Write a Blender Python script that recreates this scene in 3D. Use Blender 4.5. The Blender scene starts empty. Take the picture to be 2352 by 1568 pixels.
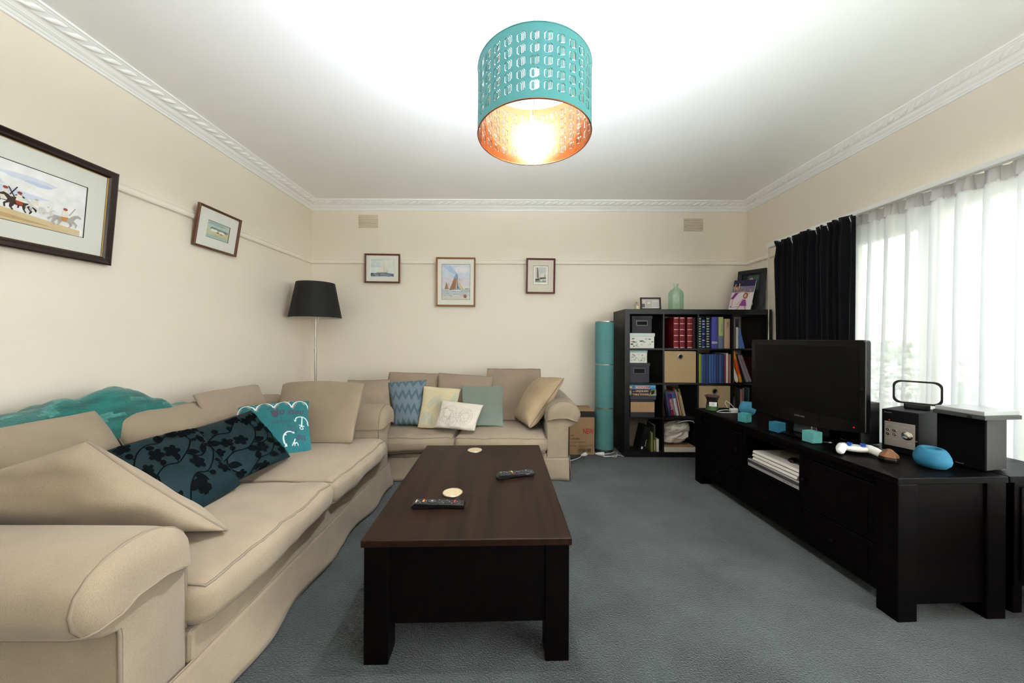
import bpy, bmesh, math, random
from mathutils import Vector, Matrix, noise
from mathutils.geometry import tessellate_polygon, delaunay_2d_cdt

random.seed(7)
SC = bpy.context.scene
COL = SC.collection
R = math.radians
PI = math.pi

# ------------------------------------------------------------------ camera, sky, exposure
F = 797.0                      # focal length in pixels of the 2352 px wide frame
CX, CY, CZ = 1174.0, 778.0, 1.184
cam_d = bpy.data.cameras.new('camera')
cam_d.sensor_width = 36.0
cam_d.lens = F / 2352.0 * 36.0
cam_d.shift_x = (1176.0 - CX) / 2352.0
cam_d.shift_y = -(784.0 - CY) / 2352.0
cam_d.clip_start = 0.02
cam = bpy.data.objects.new('camera', cam_d)
COL.objects.link(cam)
cam.location = (0, 0, CZ)
cam.rotation_euler = (R(90), R(-0.22), 0)
SC.camera = cam

world = bpy.data.worlds.new('sky')
SC.world = world
world.use_nodes = True
bg = world.node_tree.nodes['Background']
bg.inputs[0].default_value = (0.93, 0.97, 1.0, 1)
bg.inputs[1].default_value = 10.5

def portal(name, loc, rot, sx, sy):
    l = bpy.data.lights.new(name, 'AREA')
    l.shape = 'RECTANGLE'; l.size = sx; l.size_y = sy
    l.cycles.is_portal = True
    o = bpy.data.objects.new(name, l); COL.objects.link(o)
    o.location = loc; o.rotation_euler = rot
portal('daylight_portal', (2.80, 0.40, 1.16), (0, R(90), 0), 1.75, 4.8)

SC.view_settings.view_transform = 'Standard'
SC.view_settings.look = 'None'
SC.view_settings.gamma = 1.0
SC.view_settings.use_curve_mapping = False
SC.view_settings.exposure = 0.55
SC.cycles.use_denoising = True
SC.cycles.use_adaptive_sampling = True
SC.cycles.adaptive_threshold = 0.05
SC.cycles.adaptive_min_samples = 16
SC.cycles.max_bounces = 9
SC.cycles.diffuse_bounces = 6
SC.cycles.transparent_max_bounces = 12
SC.cycles.sample_clamp_indirect = 12.0
SC.cycles.caustics_reflective = False
SC.cycles.caustics_refractive = False

# ------------------------------------------------------------------ materials
def lin(c):
    return tuple(((x / 255.0) / 12.92 if x <= 10.31 else ((x / 255.0 + 0.055) / 1.055) ** 2.4) for x in c)

MATS = {}
def mat(name, rgb, rough=0.6, metal=0.0, var=0.0, vscale=5.0, rgb2=None, bump=0.0, bscale=200.0,
        coat=0.0, spec=0.5, trans=0.0, stretch=None, sheen=0.0, ior=1.45, detail=4.0):
    if name in MATS: return MATS[name]
    m = bpy.data.materials.new(name); m.use_nodes = True
    nt = m.node_tree; N = nt.nodes; L = nt.links
    b = N['Principled BSDF']
    c = lin(rgb)
    b.inputs['Base Color'].default_value = (*c, 1)
    b.inputs['Roughness'].default_value = rough
    b.inputs['Metallic'].default_value = metal
    b.inputs['Specular IOR Level'].default_value = spec
    b.inputs['Coat Weight'].default_value = coat
    b.inputs['Coat Roughness'].default_value = 0.08
    b.inputs['Transmission Weight'].default_value = trans
    b.inputs['IOR'].default_value = ior
    b.inputs['Sheen Weight'].default_value = sheen
    tc = N.new('ShaderNodeTexCoord')
    src = tc.outputs['Object']
    if stretch:
        mp = N.new('ShaderNodeMapping'); mp.inputs['Scale'].default_value = stretch
        L.new(src, mp.inputs['Vector']); src = mp.outputs['Vector']
    if var > 0 or rgb2:
        nz = N.new('ShaderNodeTexNoise'); nz.inputs['Scale'].default_value = vscale; nz.inputs['Detail'].default_value = detail
        L.new(src, nz.inputs['Vector'])
        r = N.new('ShaderNodeValToRGB')
        r.color_ramp.elements[0].position = 0.35; r.color_ramp.elements[1].position = 0.65
        c2 = lin(rgb2) if rgb2 else tuple(x * (1 + var) for x in c)
        c1 = c if rgb2 else tuple(x * (1 - var) for x in c)
        r.color_ramp.elements[0].color = (*c1, 1); r.color_ramp.elements[1].color = (*c2, 1)
        L.new(nz.outputs['Fac'], r.inputs['Fac']); L.new(r.outputs['Color'], b.inputs['Base Color'])
    if bump > 0:
        n2 = N.new('ShaderNodeTexNoise'); n2.inputs['Scale'].default_value = bscale; n2.inputs['Detail'].default_value = 3.0
        L.new(src, n2.inputs['Vector'])
        bp = N.new('ShaderNodeBump'); bp.inputs['Strength'].default_value = bump; bp.inputs['Distance'].default_value = 0.004
        L.new(n2.outputs['Fac'], bp.inputs['Height']); L.new(bp.outputs['Normal'], b.inputs['Normal'])
    MATS[name] = m
    return m

def linen(name, rgb, scale=620.0, strength=0.25, var=0.05):
    """woven cloth: crossed fine waves as relief, a little mottling"""
    if name in MATS: return MATS[name]
    m = mat(name, rgb, rough=0.9, var=var, vscale=9.0, spec=0.15, sheen=0.15)
    nt = m.node_tree; N = nt.nodes; L = nt.links; b = N['Principled BSDF']
    tc = N.new('ShaderNodeTexCoord')
    n1 = N.new('ShaderNodeTexNoise'); n1.inputs['Scale'].default_value = scale; n1.inputs['Detail'].default_value = 2
    mp = N.new('ShaderNodeMapping'); mp.inputs['Scale'].default_value = (1, 1, 0.35); mp.inputs['Rotation'].default_value = (0.5, 0.6, 0.3)
    L.new(tc.outputs['Object'], mp.inputs['Vector']); L.new(mp.outputs['Vector'], n1.inputs['Vector'])
    src = b.inputs['Base Color'].links[0].from_socket
    tr = N.new('ShaderNodeValToRGB'); tr.color_ramp.elements[0].position = .34; tr.color_ramp.elements[1].position = .66
    tr.color_ramp.elements[0].color = (.90, .895, .885, 1); tr.color_ramp.elements[1].color = (1.07, 1.07, 1.075, 1)
    ml = N.new('ShaderNodeMix'); ml.data_type = 'RGBA'; ml.blend_type = 'MULTIPLY'; ml.inputs['Factor'].default_value = 1.0
    L.new(n1.outputs['Fac'], tr.inputs['Fac']); L.new(src, ml.inputs['A']); L.new(tr.outputs['Color'], ml.inputs['B']); L.new(ml.outputs['Result'], b.inputs['Base Color'])
    n2 = N.new('ShaderNodeTexNoise'); n2.inputs['Scale'].default_value = 14; n2.inputs['Detail'].default_value = 3
    L.new(tc.outputs['Object'], n2.inputs['Vector'])
    ad = N.new('ShaderNodeMath'); ad.operation = 'MULTIPLY_ADD'; ad.inputs[1].default_value = 2.5
    L.new(n2.outputs['Fac'], ad.inputs[0]); L.new(n1.outputs['Fac'], ad.inputs[2])
    bp = N.new('ShaderNodeBump'); bp.inputs['Strength'].default_value = strength; bp.inputs['Distance'].default_value = 0.003
    L.new(ad.outputs[0], bp.inputs['Height']); L.new(bp.outputs['Normal'], b.inputs['Normal'])
    return m

def wood(name, rgb, rgb2, rough=0.3, stretch=(8, 0.7, 8), scale=3.0, coat=0.0, spec=0.5):
    if name in MATS: return MATS[name]
    m = mat(name, rgb, rough=rough, rgb2=rgb2, vscale=scale, stretch=stretch, coat=coat, detail=8.0, spec=spec)
    return m

def emit(name, rgb, s):
    m = bpy.data.materials.new(name); m.use_nodes = True
    nt = m.node_tree; nt.nodes.clear()
    e = nt.nodes.new('ShaderNodeEmission'); e.inputs[0].default_value = (*lin(rgb), 1); e.inputs[1].default_value = s
    o = nt.nodes.new('ShaderNodeOutputMaterial'); nt.links.new(e.outputs[0], o.inputs[0])
    return m

def pane(name, rgb=(255, 255, 255), gloss=0.06, rough=0.02):
    """thin clear sheet: mostly see-through with a faint mirror"""
    if name in MATS: return MATS[name]
    m = bpy.data.materials.new(name); m.use_nodes = True
    nt = m.node_tree; nt.nodes.clear()
    t = nt.nodes.new('ShaderNodeBsdfTransparent'); t.inputs[0].default_value = (*lin(rgb), 1)
    g = nt.nodes.new('ShaderNodeBsdfGlossy'); g.inputs['Roughness'].default_value = rough
    fr = nt.nodes.new('ShaderNodeLayerWeight'); fr.inputs[0].default_value = 0.5
    pw = nt.nodes.new('ShaderNodeMath'); pw.operation = 'POWER'; pw.inputs[1].default_value = 5.0
    mu = nt.nodes.new('ShaderNodeMath'); mu.operation = 'MULTIPLY_ADD'; mu.inputs[1].default_value = 0.5; mu.inputs[2].default_value = gloss * 0.5
    mx = nt.nodes.new('ShaderNodeMixShader'); o = nt.nodes.new('ShaderNodeOutputMaterial')
    nt.links.new(fr.outputs['Facing'], pw.inputs[0]); nt.links.new(pw.outputs[0], mu.inputs[0]); nt.links.new(mu.outputs[0], mx.inputs[0])
    nt.links.new(t.outputs[0], mx.inputs[1]); nt.links.new(g.outputs[0], mx.inputs[2]); nt.links.new(mx.outputs[0], o.inputs[0])
    MATS[name] = m
    return m

def sheer_mat(name, rgb, opacity, transl=0.6):
    if name in MATS: return MATS[name]
    m = bpy.data.materials.new(name); m.use_nodes = True
    nt = m.node_tree; nt.nodes.clear(); N = nt.nodes; L = nt.links
    t = N.new('ShaderNodeBsdfTransparent')
    d = N.new('ShaderNodeBsdfDiffuse'); d.inputs[0].default_value = (*lin(rgb), 1)
    tl = N.new('ShaderNodeBsdfTranslucent'); tl.inputs[0].default_value = (*lin(rgb), 1)
    m1 = N.new('ShaderNodeMixShader'); m1.inputs[0].default_value = transl
    m2 = N.new('ShaderNodeMixShader')
    # seen edge-on, more threads lie in the way
    lw = N.new('ShaderNodeLayerWeight'); lw.inputs[0].default_value = 0.25
    mr = N.new('ShaderNodeMapRange'); mr.inputs['To Min'].default_value = opacity; mr.inputs['To Max'].default_value = min(1, opacity + 0.4) * 0.995
    L.new(lw.outputs['Facing'], mr.inputs['Value']); L.new(mr.outputs[0], m2.inputs[0])
    o = N.new('ShaderNodeOutputMaterial')
    L.new(d.outputs[0], m1.inputs[1]); L.new(tl.outputs[0], m1.inputs[2])
    L.new(t.outputs[0], m2.inputs[1]); L.new(m1.outputs[0], m2.inputs[2]); L.new(m2.outputs[0], o.inputs[0])
    MATS[name] = m
    return m

# ------------------------------------------------------------------ mesh helpers
class MB:
    def __init__(s): s.v = []; s.f = []; s.m = []; s.uv = {}
    def add(s, vs, fs, mi=0):
        o = len(s.v); s.v += [Vector(p) for p in vs]
        for f in fs: s.f.append([i + o for i in f]); s.m.append(mi)
        return o
    def bb(s, x0, x1, y0, y1, z0, z1, mi=0, M=None):
        vs = [Vector((x, y, z)) for z in (z0, z1) for y in (y0, y1) for x in (x0, x1)]
        if M is not None: vs = [M @ p for p in vs]
        s.add(vs, [(0, 2, 3, 1), (4, 5, 7, 6), (0, 1, 5, 4), (2, 6, 7, 3), (0, 4, 6, 2), (1, 3, 7, 5)], mi)
        return s
    def lathe(s, prof, n=32, c=(0, 0, 0), mi=0, cap0=True, cap1=True, sx=1, sy=1):
        vs = []; fs = []
        for r, z in prof:
            for k in range(n):
                a = 2 * PI * k / n
                vs.append((c[0] + r * sx * math.cos(a), c[1] + r * sy * math.sin(a), c[2] + z))
        for i in range(len(prof) - 1):
            for k in range(n):
                k2 = (k + 1) % n
                fs.append((i * n + k, i * n + k2, (i + 1) * n + k2, (i + 1) * n + k))
        if cap0: fs.append(tuple(reversed(range(n))))
        if cap1: fs.append(tuple((len(prof) - 1) * n + k for k in range(n)))
        s.add(vs, fs, mi); return s
    def tube(s, pts, r, n=8, closed=False, mi=0):
        pts = [Vector(p) for p in pts]; m = len(pts)
        vs = []; fs = []; prev = None
        for i, p in enumerate(pts):
            if closed: t = pts[(i + 1) % m] - pts[i - 1]
            else: t = pts[min(i + 1, m - 1)] - pts[max(i - 1, 0)]
            if t.length < 1e-9: t = Vector((0, 0, 1))
            t.normalize()
            if prev is None:
                a = Vector((0, 0, 1)) if abs(t.z) < 0.9 else Vector((1, 0, 0))
                u = t.cross(a).normalized()
            else:
                u = prev - t * prev.dot(t)
                u = u.normalized() if u.length > 1e-6 else t.orthogonal().normalized()
            prev = u; w = t.cross(u)
            rr = r[i] if isinstance(r, (list, tuple)) else r
            for k in range(n):
                a = 2 * PI * k / n
                vs.append(p + (u * math.cos(a) + w * math.sin(a)) * rr)
        for i in range(m if closed else m - 1):
            j = (i + 1) % m
            for k in range(n):
                k2 = (k + 1) % n
                fs.append((i * n + k, i * n + k2, j * n + k2, j * n + k))
        if not closed:
            fs.append(tuple(reversed(range(n)))); fs.append(tuple((m - 1) * n + k for k in range(n)))
        s.add(vs, fs, mi); return s
    def prism(s, poly, fn, a, b, mi=0):
        """poly (p, q) extruded between a and b; fn(p, q, t) gives the point"""
        n = len(poly)
        vs = [fn(p, q, a) for p, q in poly] + [fn(p, q, b) for p, q in poly]
        fs = [(i, (i + 1) % n, n + (i + 1) % n, n + i) for i in range(n)]
        fs += [tuple(reversed(range(n))), tuple(range(n, 2 * n))]
        s.add(vs, fs, mi); return s
    def grid(s, fn, nu, nv, mi=0, uv=False, wrap=False):
        o = len(s.v)
        for j in range(nv + 1):
            for i in range(nu + 1):
                s.v.append(Vector(fn(i / nu, j / nv)))
                if uv: s.uv[len(s.v) - 1] = (i / nu, j / nv)
        for j in range(nv):
            for i in range(nu):
                a = o + j * (nu + 1) + i
                s.f.append([a, a + 1, a + nu + 2, a + nu + 1]); s.m.append(mi)
        return s
    def fill(s, poly, fn, mi=0):
        """flat polygon in (u, v), triangulated, put through fn"""
        tris = tessellate_polygon([[Vector((p[0], p[1], 0)) for p in poly]])
        s.add([fn(p[0], p[1]) for p in poly], [tuple(t) for t in tris], mi); return s
    def build(s, name, mats, parent=None, smooth=False, bevel=0.0, loc=None, rot=None, sub=0, solid=0.0, fixn=True, angle=40, bseg=2):
        me = bpy.data.meshes.new(name)
        me.from_pydata([tuple(p) for p in s.v], [], s.f)
        if not isinstance(mats, (list, tuple)): mats = [mats]
        for m in mats: me.materials.append(m)
        for p, mi in zip(me.polygons, s.m): p.material_index = mi
        if s.uv:
            l = me.uv_layers.new(name='UVMap')
            for lp in me.loops: l.data[lp.index].uv = s.uv.get(lp.vertex_index, (0, 0))
        if fixn:
            bm = bmesh.new(); bm.from_mesh(me)
            bmesh.ops.recalc_face_normals(bm, faces=bm.faces[:]); bm.to_mesh(me); bm.free()
        if smooth:
            for p in me.polygons: p.use_smooth = True
            if smooth is not True or angle < 180: me.set_sharp_from_angle(angle=R(angle))
        me.update()
        return link(name, me, parent, loc, rot, bevel, sub, solid, bseg)

def link(name, me, parent=None, loc=None, rot=None, bevel=0, sub=0, solid=0, bseg=2):
    o = bpy.data.objects.new(name, me); COL.objects.link(o)
    if parent: o.parent = parent
    if loc is not None: o.location = loc
    if rot is not None: o.rotation_euler = rot
    if solid:
        md = o.modifiers.new('thickness', 'SOLIDIFY'); md.thickness = solid; md.offset = 0
    if bevel:
        md = o.modifiers.new('edge', 'BEVEL'); md.width = bevel; md.segments = bseg; md.limit_method = 'ANGLE'; md.angle_limit = R(35)
        md.harden_normals = False
    if sub:
        md = o.modifiers.new('smooth', 'SUBSURF'); md.levels = sub; md.render_levels = sub
    return o

def tag(o, label=None, cat=None, group=None, kind=None):
    if label: o['label'] = label
    if cat: o['category'] = cat
    if group: o['group'] = group
    if kind: o['kind'] = kind
    return o

def thing(name, label, cat, loc=(0, 0, 0), rz=0.0, group=None):
    o = bpy.data.objects.new(name, None); COL.objects.link(o)
    o.empty_display_size = 0.05
    o.location = loc; o.rotation_euler = (0, 0, rz)
    return tag(o, label, cat, group)

def W(px, py, Y):
    """world point that stands at distance Y and at this spot of the photograph"""
    return Vector(((px - CX) / F * Y, Y, CZ - (py - CY) / F * Y))

_dg_cache = {}
def text_tris(txt, bold=False):
    """letters of the built-in font as triangles: verts scaled so that capital height is 1, x centred"""
    if txt in _dg_cache: return _dg_cache[txt]
    cu = bpy.data.curves.new('lettering', 'FONT'); cu.body = txt; cu.size = 1.0; cu.align_x = 'CENTER'; cu.resolution_u = 3
    if bold: cu.offset = 0.02
    o = bpy.data.objects.new('lettering', cu); COL.objects.link(o)
    dg = bpy.context.evaluated_depsgraph_get()
    me = bpy.data.meshes.new_from_object(o.evaluated_get(dg))
    vs = [(v.co.x / 0.7, v.co.y / 0.7) for v in me.vertices]
    fs = [tuple(p.vertices) for p in me.polygons]
    bpy.data.objects.remove(o); bpy.data.curves.remove(cu); bpy.data.meshes.remove(me)
    _dg_cache[txt] = (vs, fs)
    return vs, fs

def put_text(mb, txt, fn, cx, cy, h, width=None, rot=0.0, mi=0, slant=0.0, bold=False):
    vs, fs = text_tris(txt, bold)
    xs = [v[0] for v in vs]; w = (max(xs) - min(xs)) or 1; mid = (max(xs) + min(xs)) / 2
    sx = (width / w) if width else h
    ca, sa = math.cos(rot), math.sin(rot)
    out = []
    for x, y in vs:
        px = (x - mid) * sx + slant * y * h; py = (y - 0.5) * h
        out.append(fn(cx + px * ca - py * sa, cy + px * sa + py * ca))
    mb.add(out, fs, mi)

def ell(cx, cy, rx, ry, n=14, rot=0.0):
    ca, sa = math.cos(rot), math.sin(rot)
    return [(cx + rx * math.cos(2 * PI * k / n) * ca - ry * math.sin(2 * PI * k / n) * sa,
             cy + rx * math.cos(2 * PI * k / n) * sa + ry * math.sin(2 * PI * k / n) * ca) for k in range(n)]
def rect(x0, y0, x1, y1): return [(x0, y0), (x1, y0), (x1, y1), (x0, y1)]
def stroke(pts, w):
    """polyline drawn with a width, as one polygon"""
    l, r = [], []
    for i, p in enumerate(pts):
        a = Vector(pts[max(i - 1, 0)]); b = Vector(pts[min(i + 1, len(pts) - 1)])
        t = (b - a); t = t.normalized() if t.length > 1e-9 else Vector((1, 0))
        nn = Vector((-t.y, t.x)); ww = (w[i] if isinstance(w, (list, tuple)) else w) / 2
        l.append((p[0] + nn.x * ww, p[1] + nn.y * ww)); r.append((p[0] - nn.x * ww, p[1] - nn.y * ww))
    return l, r
def add_stroke(mb, pts, w, fn, mi=0):
    l, r = stroke(pts, w); n = len(l)
    mb.add([fn(*p) for p in l] + [fn(*p) for p in r], [(i, i + 1, n + i + 1, n + i) for i in range(n - 1)], mi)
def nz(p, s=1.0, seed=0.0):
    return noise.noise(Vector((p[0] * s + seed, p[1] * s + seed * 1.7, p[2] * s - seed)))

# shared finishes
WALL = mat('cream_wall_paint', (231, 221, 205), rough=0.5, var=0.015, vscale=1.3, bump=0.06, bscale=60, spec=0.35)
CEIL = mat('white_ceiling_paint', (249, 249, 250), rough=0.6, var=0.008, vscale=0.8)
TRIM = mat('white_trim_paint', (240, 239, 238), rough=0.4)
CREAM_TRIM = mat('cream_trim_paint', (234, 227, 213), rough=0.35)
CALICO = linen('calico_cover', (144, 128, 107))
CALICO_PIPE = mat('calico_piping', (130, 117, 100), rough=0.85, spec=0.2)
DARKWOOD = wood('dark_stained_wood', (3, 2, 2), (9, 4, 3), rough=0.45, spec=0.10)
TABLEWOOD = wood('table_stained_wood', (22, 12, 6), (38, 21, 11), rough=0.45, stretch=(9, 0.6, 9), spec=0.18)
BLACKBROWN = mat('black_brown_laminate', (15, 14, 17), rough=0.45, var=0.1, vscale=12)
STEEL = mat('brushed_steel', (176, 172, 166), rough=0.32, metal=1.0)
BLACKPL = mat('black_gloss_plastic', (6, 6, 7), rough=0.2, spec=0.35)
MATTBLACK = mat('matt_black_plastic', (16, 16, 17), rough=0.5)
WHITEPL = mat('white_plastic', (232, 230, 226), rough=0.35)
GLASS = pane('picture_glass', gloss=0.03, rough=0.22)
PAPER = mat('white_paper', (236, 233, 226), rough=0.85)
PAGES = mat('page_edges', (214, 203, 180), rough=0.9, var=0.1, vscale=40, stretch=(30, 1, 1))

# ------------------------------------------------------------------ the room
XL, XR, YB, YF, ZC = -2.25, 2.645, 3.90, -2.30, 2.705
def carpet_mat():
    m = bpy.data.materials.new('carpet_pile'); m.use_nodes = True
    nt = m.node_tree; N = nt.nodes; L = nt.links; b = N['Principled BSDF']
    b.inputs['Roughness'].default_value = 0.95; b.inputs['Specular IOR Level'].default_value = 0.1
    b.inputs['Sheen Weight'].default_value = 0.25
    tc = N.new('ShaderNodeTexCoord')
    big = N.new('ShaderNodeTexNoise'); big.inputs['Scale'].default_value = 3.2; big.inputs['Detail'].default_value = 5; big.inputs['Roughness'].default_value = 0.6
    fine = N.new('ShaderNodeTexNoise'); fine.inputs['Scale'].default_value = 170; fine.inputs['Detail'].default_value = 3
    L.new(tc.outputs['Object'], big.inputs['Vector']); L.new(tc.outputs['Object'], fine.inputs['Vector'])
    r1 = N.new('ShaderNodeValToRGB'); r1.color_ramp.elements[0].position = 0.32; r1.color_ramp.elements[1].position = 0.68
    r1.color_ramp.elements[0].color = (*lin((37, 40, 38)), 1); r1.color_ramp.elements[1].color = (*lin((62, 69, 67)), 1)
    r2 = N.new('ShaderNodeValToRGB'); r2.color_ramp.elements[0].position = 0.3; r2.color_ramp.elements[1].position = 0.7
    r2.color_ramp.elements[0].color = (0.35, 0.36, 0.36, 1); r2.color_ramp.elements[1].color = (1.35, 1.35, 1.35, 1)
    L.new(big.outputs['Fac'], r1.inputs['Fac']); L.new(fine.outputs['Fac'], r2.inputs['Fac'])
    mx = N.new('ShaderNodeMix'); mx.data_type = 'RGBA'; mx.blend_type = 'MULTIPLY'; mx.inputs['Factor'].default_value = 0.75
    L.new(r1.outputs['Color'], mx.inputs['A']); L.new(r2.outputs['Color'], mx.inputs['B'])
    L.new(mx.outputs['Result'], b.inputs['Base Color'])
    bp = N.new('ShaderNodeBump'); bp.inputs['Strength'].default_value = 0.9; bp.inputs['Distance'].default_value = 0.008
    L.new(fine.outputs['Fac'], bp.inputs['Height']); L.new(bp.outputs['Normal'], b.inputs['Normal'])
    return m
CARPET = carpet_mat()

def struct(o): o['kind'] = 'structure'; return o
struct(MB().bb(XL - .12, XR + .12, YF - .12, YB + .12, -0.08, 0).build('floor', CARPET))
struct(MB().bb(XL - .12, XR + .12, YF - .12, YB + .12, ZC, ZC + .1).build('ceiling', CEIL))
struct(MB().bb(XL - .12, XL, YF - .12, YB + .12, 0, ZC).build('wall_left', WALL))
struct(MB().bb(XL, XR, YB, YB + .12, 0, ZC).build('wall_back', WALL))
# window opening in the right wall
WY0, WY1, WZ0, WZ1 = -1.95, 2.78, 0.30, 2.03
mb = MB()
mb.bb(XR, XR + .16, YF - .12, WY0, 0, ZC); mb.bb(XR, XR + .16, WY1, YB + .12, 0, ZC)
mb.bb(XR, XR + .16, WY0, WY1, 0, WZ0); mb.bb(XR, XR + .16, WY0, WY1, WZ1, ZC)
struct(mb.build('wall_right', WALL))
struct(MB().bb(XL, XR, YF - .12, YF, 0, ZC).build('wall_front', WALL))

PANE = pane('window_glass', gloss=0.05)
CREAMFRAME = mat('cream_window_frame', (226, 222, 196), rough=0.45)
def window(name, mk, ys, z0, z1, heads, mull):
    """frame bars and a pane for each bay; mk(along, across, z) -> point"""
    fr = MB()
    def bar(a0, a1, c0, c1, za, zb):
        vs = [mk(a, c, z) for z in (za, zb) for c in (c0, c1) for a in (a0, a1)]
        fr.add(vs, [(0, 2, 3, 1), (4, 5, 7, 6), (0, 1, 5, 4), (2, 6, 7, 3), (0, 4, 6, 2), (1, 3, 7, 5)])
    bar(ys[0], ys[-1], .03, .12, z0, z0 + .05); bar(ys[0], ys[-1], .03, .12, z1 - .035, z1)
    for i, y in enumerate(ys):
        hw = mull[i] / 2
        bar(max(ys[0], y - hw), min(ys[-1], y + hw), .03, .12, z0, z1)
    for i in range(len(ys) - 1):
        if heads[i] < z1 - .05: bar(ys[i], ys[i + 1], .035, .11, heads[i], z1)
    o = struct(fr.build(name, CREAMFRAME))
    for i in range(len(ys) - 1):
        p = MB()
        a0, a1 = ys[i] + mull[i] / 2 - .005, ys[i + 1] - mull[i + 1] / 2 + .005
        za, zb = z0 + .045, min(heads[i], z1 - .03)
        vs = [mk(a, c, z) for z in (za, zb) for c in (.075, .08) for a in (a0, a1)]
        p.add(vs, [(0, 2, 3, 1), (4, 5, 7, 6), (0, 1, 5, 4), (2, 6, 7, 3), (0, 4, 6, 2), (1, 3, 7, 5)])
        p.build('pane', PANE, o)
    return o
window('window_1', lambda a, c, z: (XR + c, a, z), [WY0, -0.6, 0.75, 2.226, WY1], WZ0, WZ1, [1.99, 1.99, 1.99, 1.925], [.1, .1, .1, .118, .1])

# cornice with its twisted leaf band
PROF = [(0.118, 0.0), (0.118, -.010), (0.108, -.012), (0.104, -.016), (0.100, -.016), (0.064, -.040), (0.058, -.040), (0.052, -.043),
        (0.044, -.052), (0.040, -.058), (0.036, -.058), (0.032, -.062), (0.026, -.064), (0.022, -.070), (0.019, -.075), (0.014, -.075), (0.012, -.088), (0.0, -.088)]
def run(name, prof, z, side, m):
    """moulding along one wall, mitred where two walls meet"""
    mb = MB(); n = len(prof); vs = []
    for e in (0, 1):
        for d, dz in prof:
            if side == 'left': p = (XL + d, (YF + d) if e == 0 else (YB - d), z + dz)
            elif side == 'right': p = (XR - d, (YF + d) if e == 0 else (YB - d), z + dz)
            elif side == 'back': p = ((XL + d) if e == 0 else (XR - d), YB - d, z + dz)
            else: p = ((XL + d) if e == 0 else (XR - d), YF + d, z + dz)
            vs.append(p)
    mb.add(vs, [(i, i + 1, n + i + 1, n + i) for i in range(n - 1)])
    return struct(mb.build(name, m))
trims = {}
for i, s in enumerate(('left', 'back', 'right', 'front')):
    trims[s] = run('trim_%d' % (i + 1), PROF, ZC, s, TRIM)
# one leaf of the band, lying along local x, standing out along local z
leaf = MB()
lp = [(-.037, -.018), (-.012, -.020), (.006, -.014), (.037, .014), (.037, .019), (.012, .020), (-.006, .014), (-.037, -.014)]
leaf.add([(x, y, 0) for x, y in lp] + [(x * .78, y * .72, .007) for x, y in lp] + [(0, 0, .009)],
         [(i, (i + 1) % 8, 8 + (i + 1) % 8, 8 + i) for i in range(8)] + [(8 + i, 8 + (i + 1) % 8, 16) for i in range(8)])
o0 = leaf.build('leaf', TRIM, trims['back'], smooth=True, angle=50)
leaf_me = o0.data; bpy.data.objects.remove(o0)
dm, zm = 0.082, ZC - .028
nrm = Vector((0.024, -0.036)).normalized()     # out from wall, down
def put_leaf(parent, loc, along, outd):
    z_ = (outd * nrm.x + Vector((0, 0, 1)) * nrm.y).normalized()
    x_ = along.normalized(); y_ = z_.cross(x_)
    o = bpy.data.objects.new('leaf', leaf_me); COL.objects.link(o); o.parent = parent
    o.matrix_world = Matrix.Translation(loc) @ Matrix((x_, y_, z_)).transposed().to_4x4()
sp = 0.078
x = XL + .15
while x < XR - .12:
    put_leaf(trims['back'], Vector((x, YB - dm, zm)), Vector((1, 0, 0)), Vector((0, -1, 0))); x += sp
y = YB - .15
while y > 0.75:
    put_leaf(trims['left'], Vector((XL + dm, y, zm)), Vector((0, 1, 0)), Vector((1, 0, 0)))
    put_leaf(trims['right'], Vector((XR - dm, y, zm)), Vector((0, -1, 0)), Vector((-1, 0, 0))); y -= sp
# picture rail and skirting
RAIL = [(0, .026), (.012, .026), (.016, .020), (.012, .012), (.017, .004), (.021, -.012), (.018, -.022), (.006, -.026), (0, -.026)]
for i, s in enumerate(('left', 'back')):
    run('trim_%d' % (i + 5), RAIL, 2.045, s, CREAM_TRIM)
mb = MB(); vs = []
for e in (WY1 + .10, YB - .0):
    for d, dz in RAIL: vs.append((XR - d, e - (d if e > 3 else 0), 2.045 + dz))
n = len(RAIL); mb.add(vs, [(i, i + 1, n + i + 1, n + i) for i in range(n - 1)] + [tuple(range(n))])
struct(mb.build('trim_7', CREAM_TRIM))
BASE = [(0, .14), (.010, .14), (.016, .125), (.018, .02), (.018, 0)]
for s in ('left', 'back', 'right', 'front'): run('baseboard_' + s, BASE, 0, s, CREAM_TRIM)

# ------------------------------------------------------------------ wall vents
def vent(cx, cz, label):
    t = thing('wall_vent', label, 'vent', (cx, YB, cz))
    MB().bb(-.108, .108, -.004, 0, -.072, .072).build('plate', mat('vent_shadow_gap', (196, 184, 160), rough=.7), t, bevel=.002)
    for k in range(6):
        z = -.058 + k * .0232
        sl = MB(); sl.add([(-.104, -.004, z), (.104, -.004, z), (.104, -.013, z - .005), (-.104, -.013, z - .005), (-.104, -.004, z - .009), (.104, -.004, z - .009)],
               [(0, 1, 2, 3), (3, 2, 5, 4), (0, 3, 4), (1, 5, 2)])
        sl.build('louvre', CREAM_TRIM, t)
p = W(845, 509.5, YB); vent(p.x, p.z, 'cream louvred wall vent above the tall-ship picture')
p = W(1591.5, 515, YB); vent(p.x, p.z, 'cream louvred wall vent above the dark bookshelf')

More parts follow.
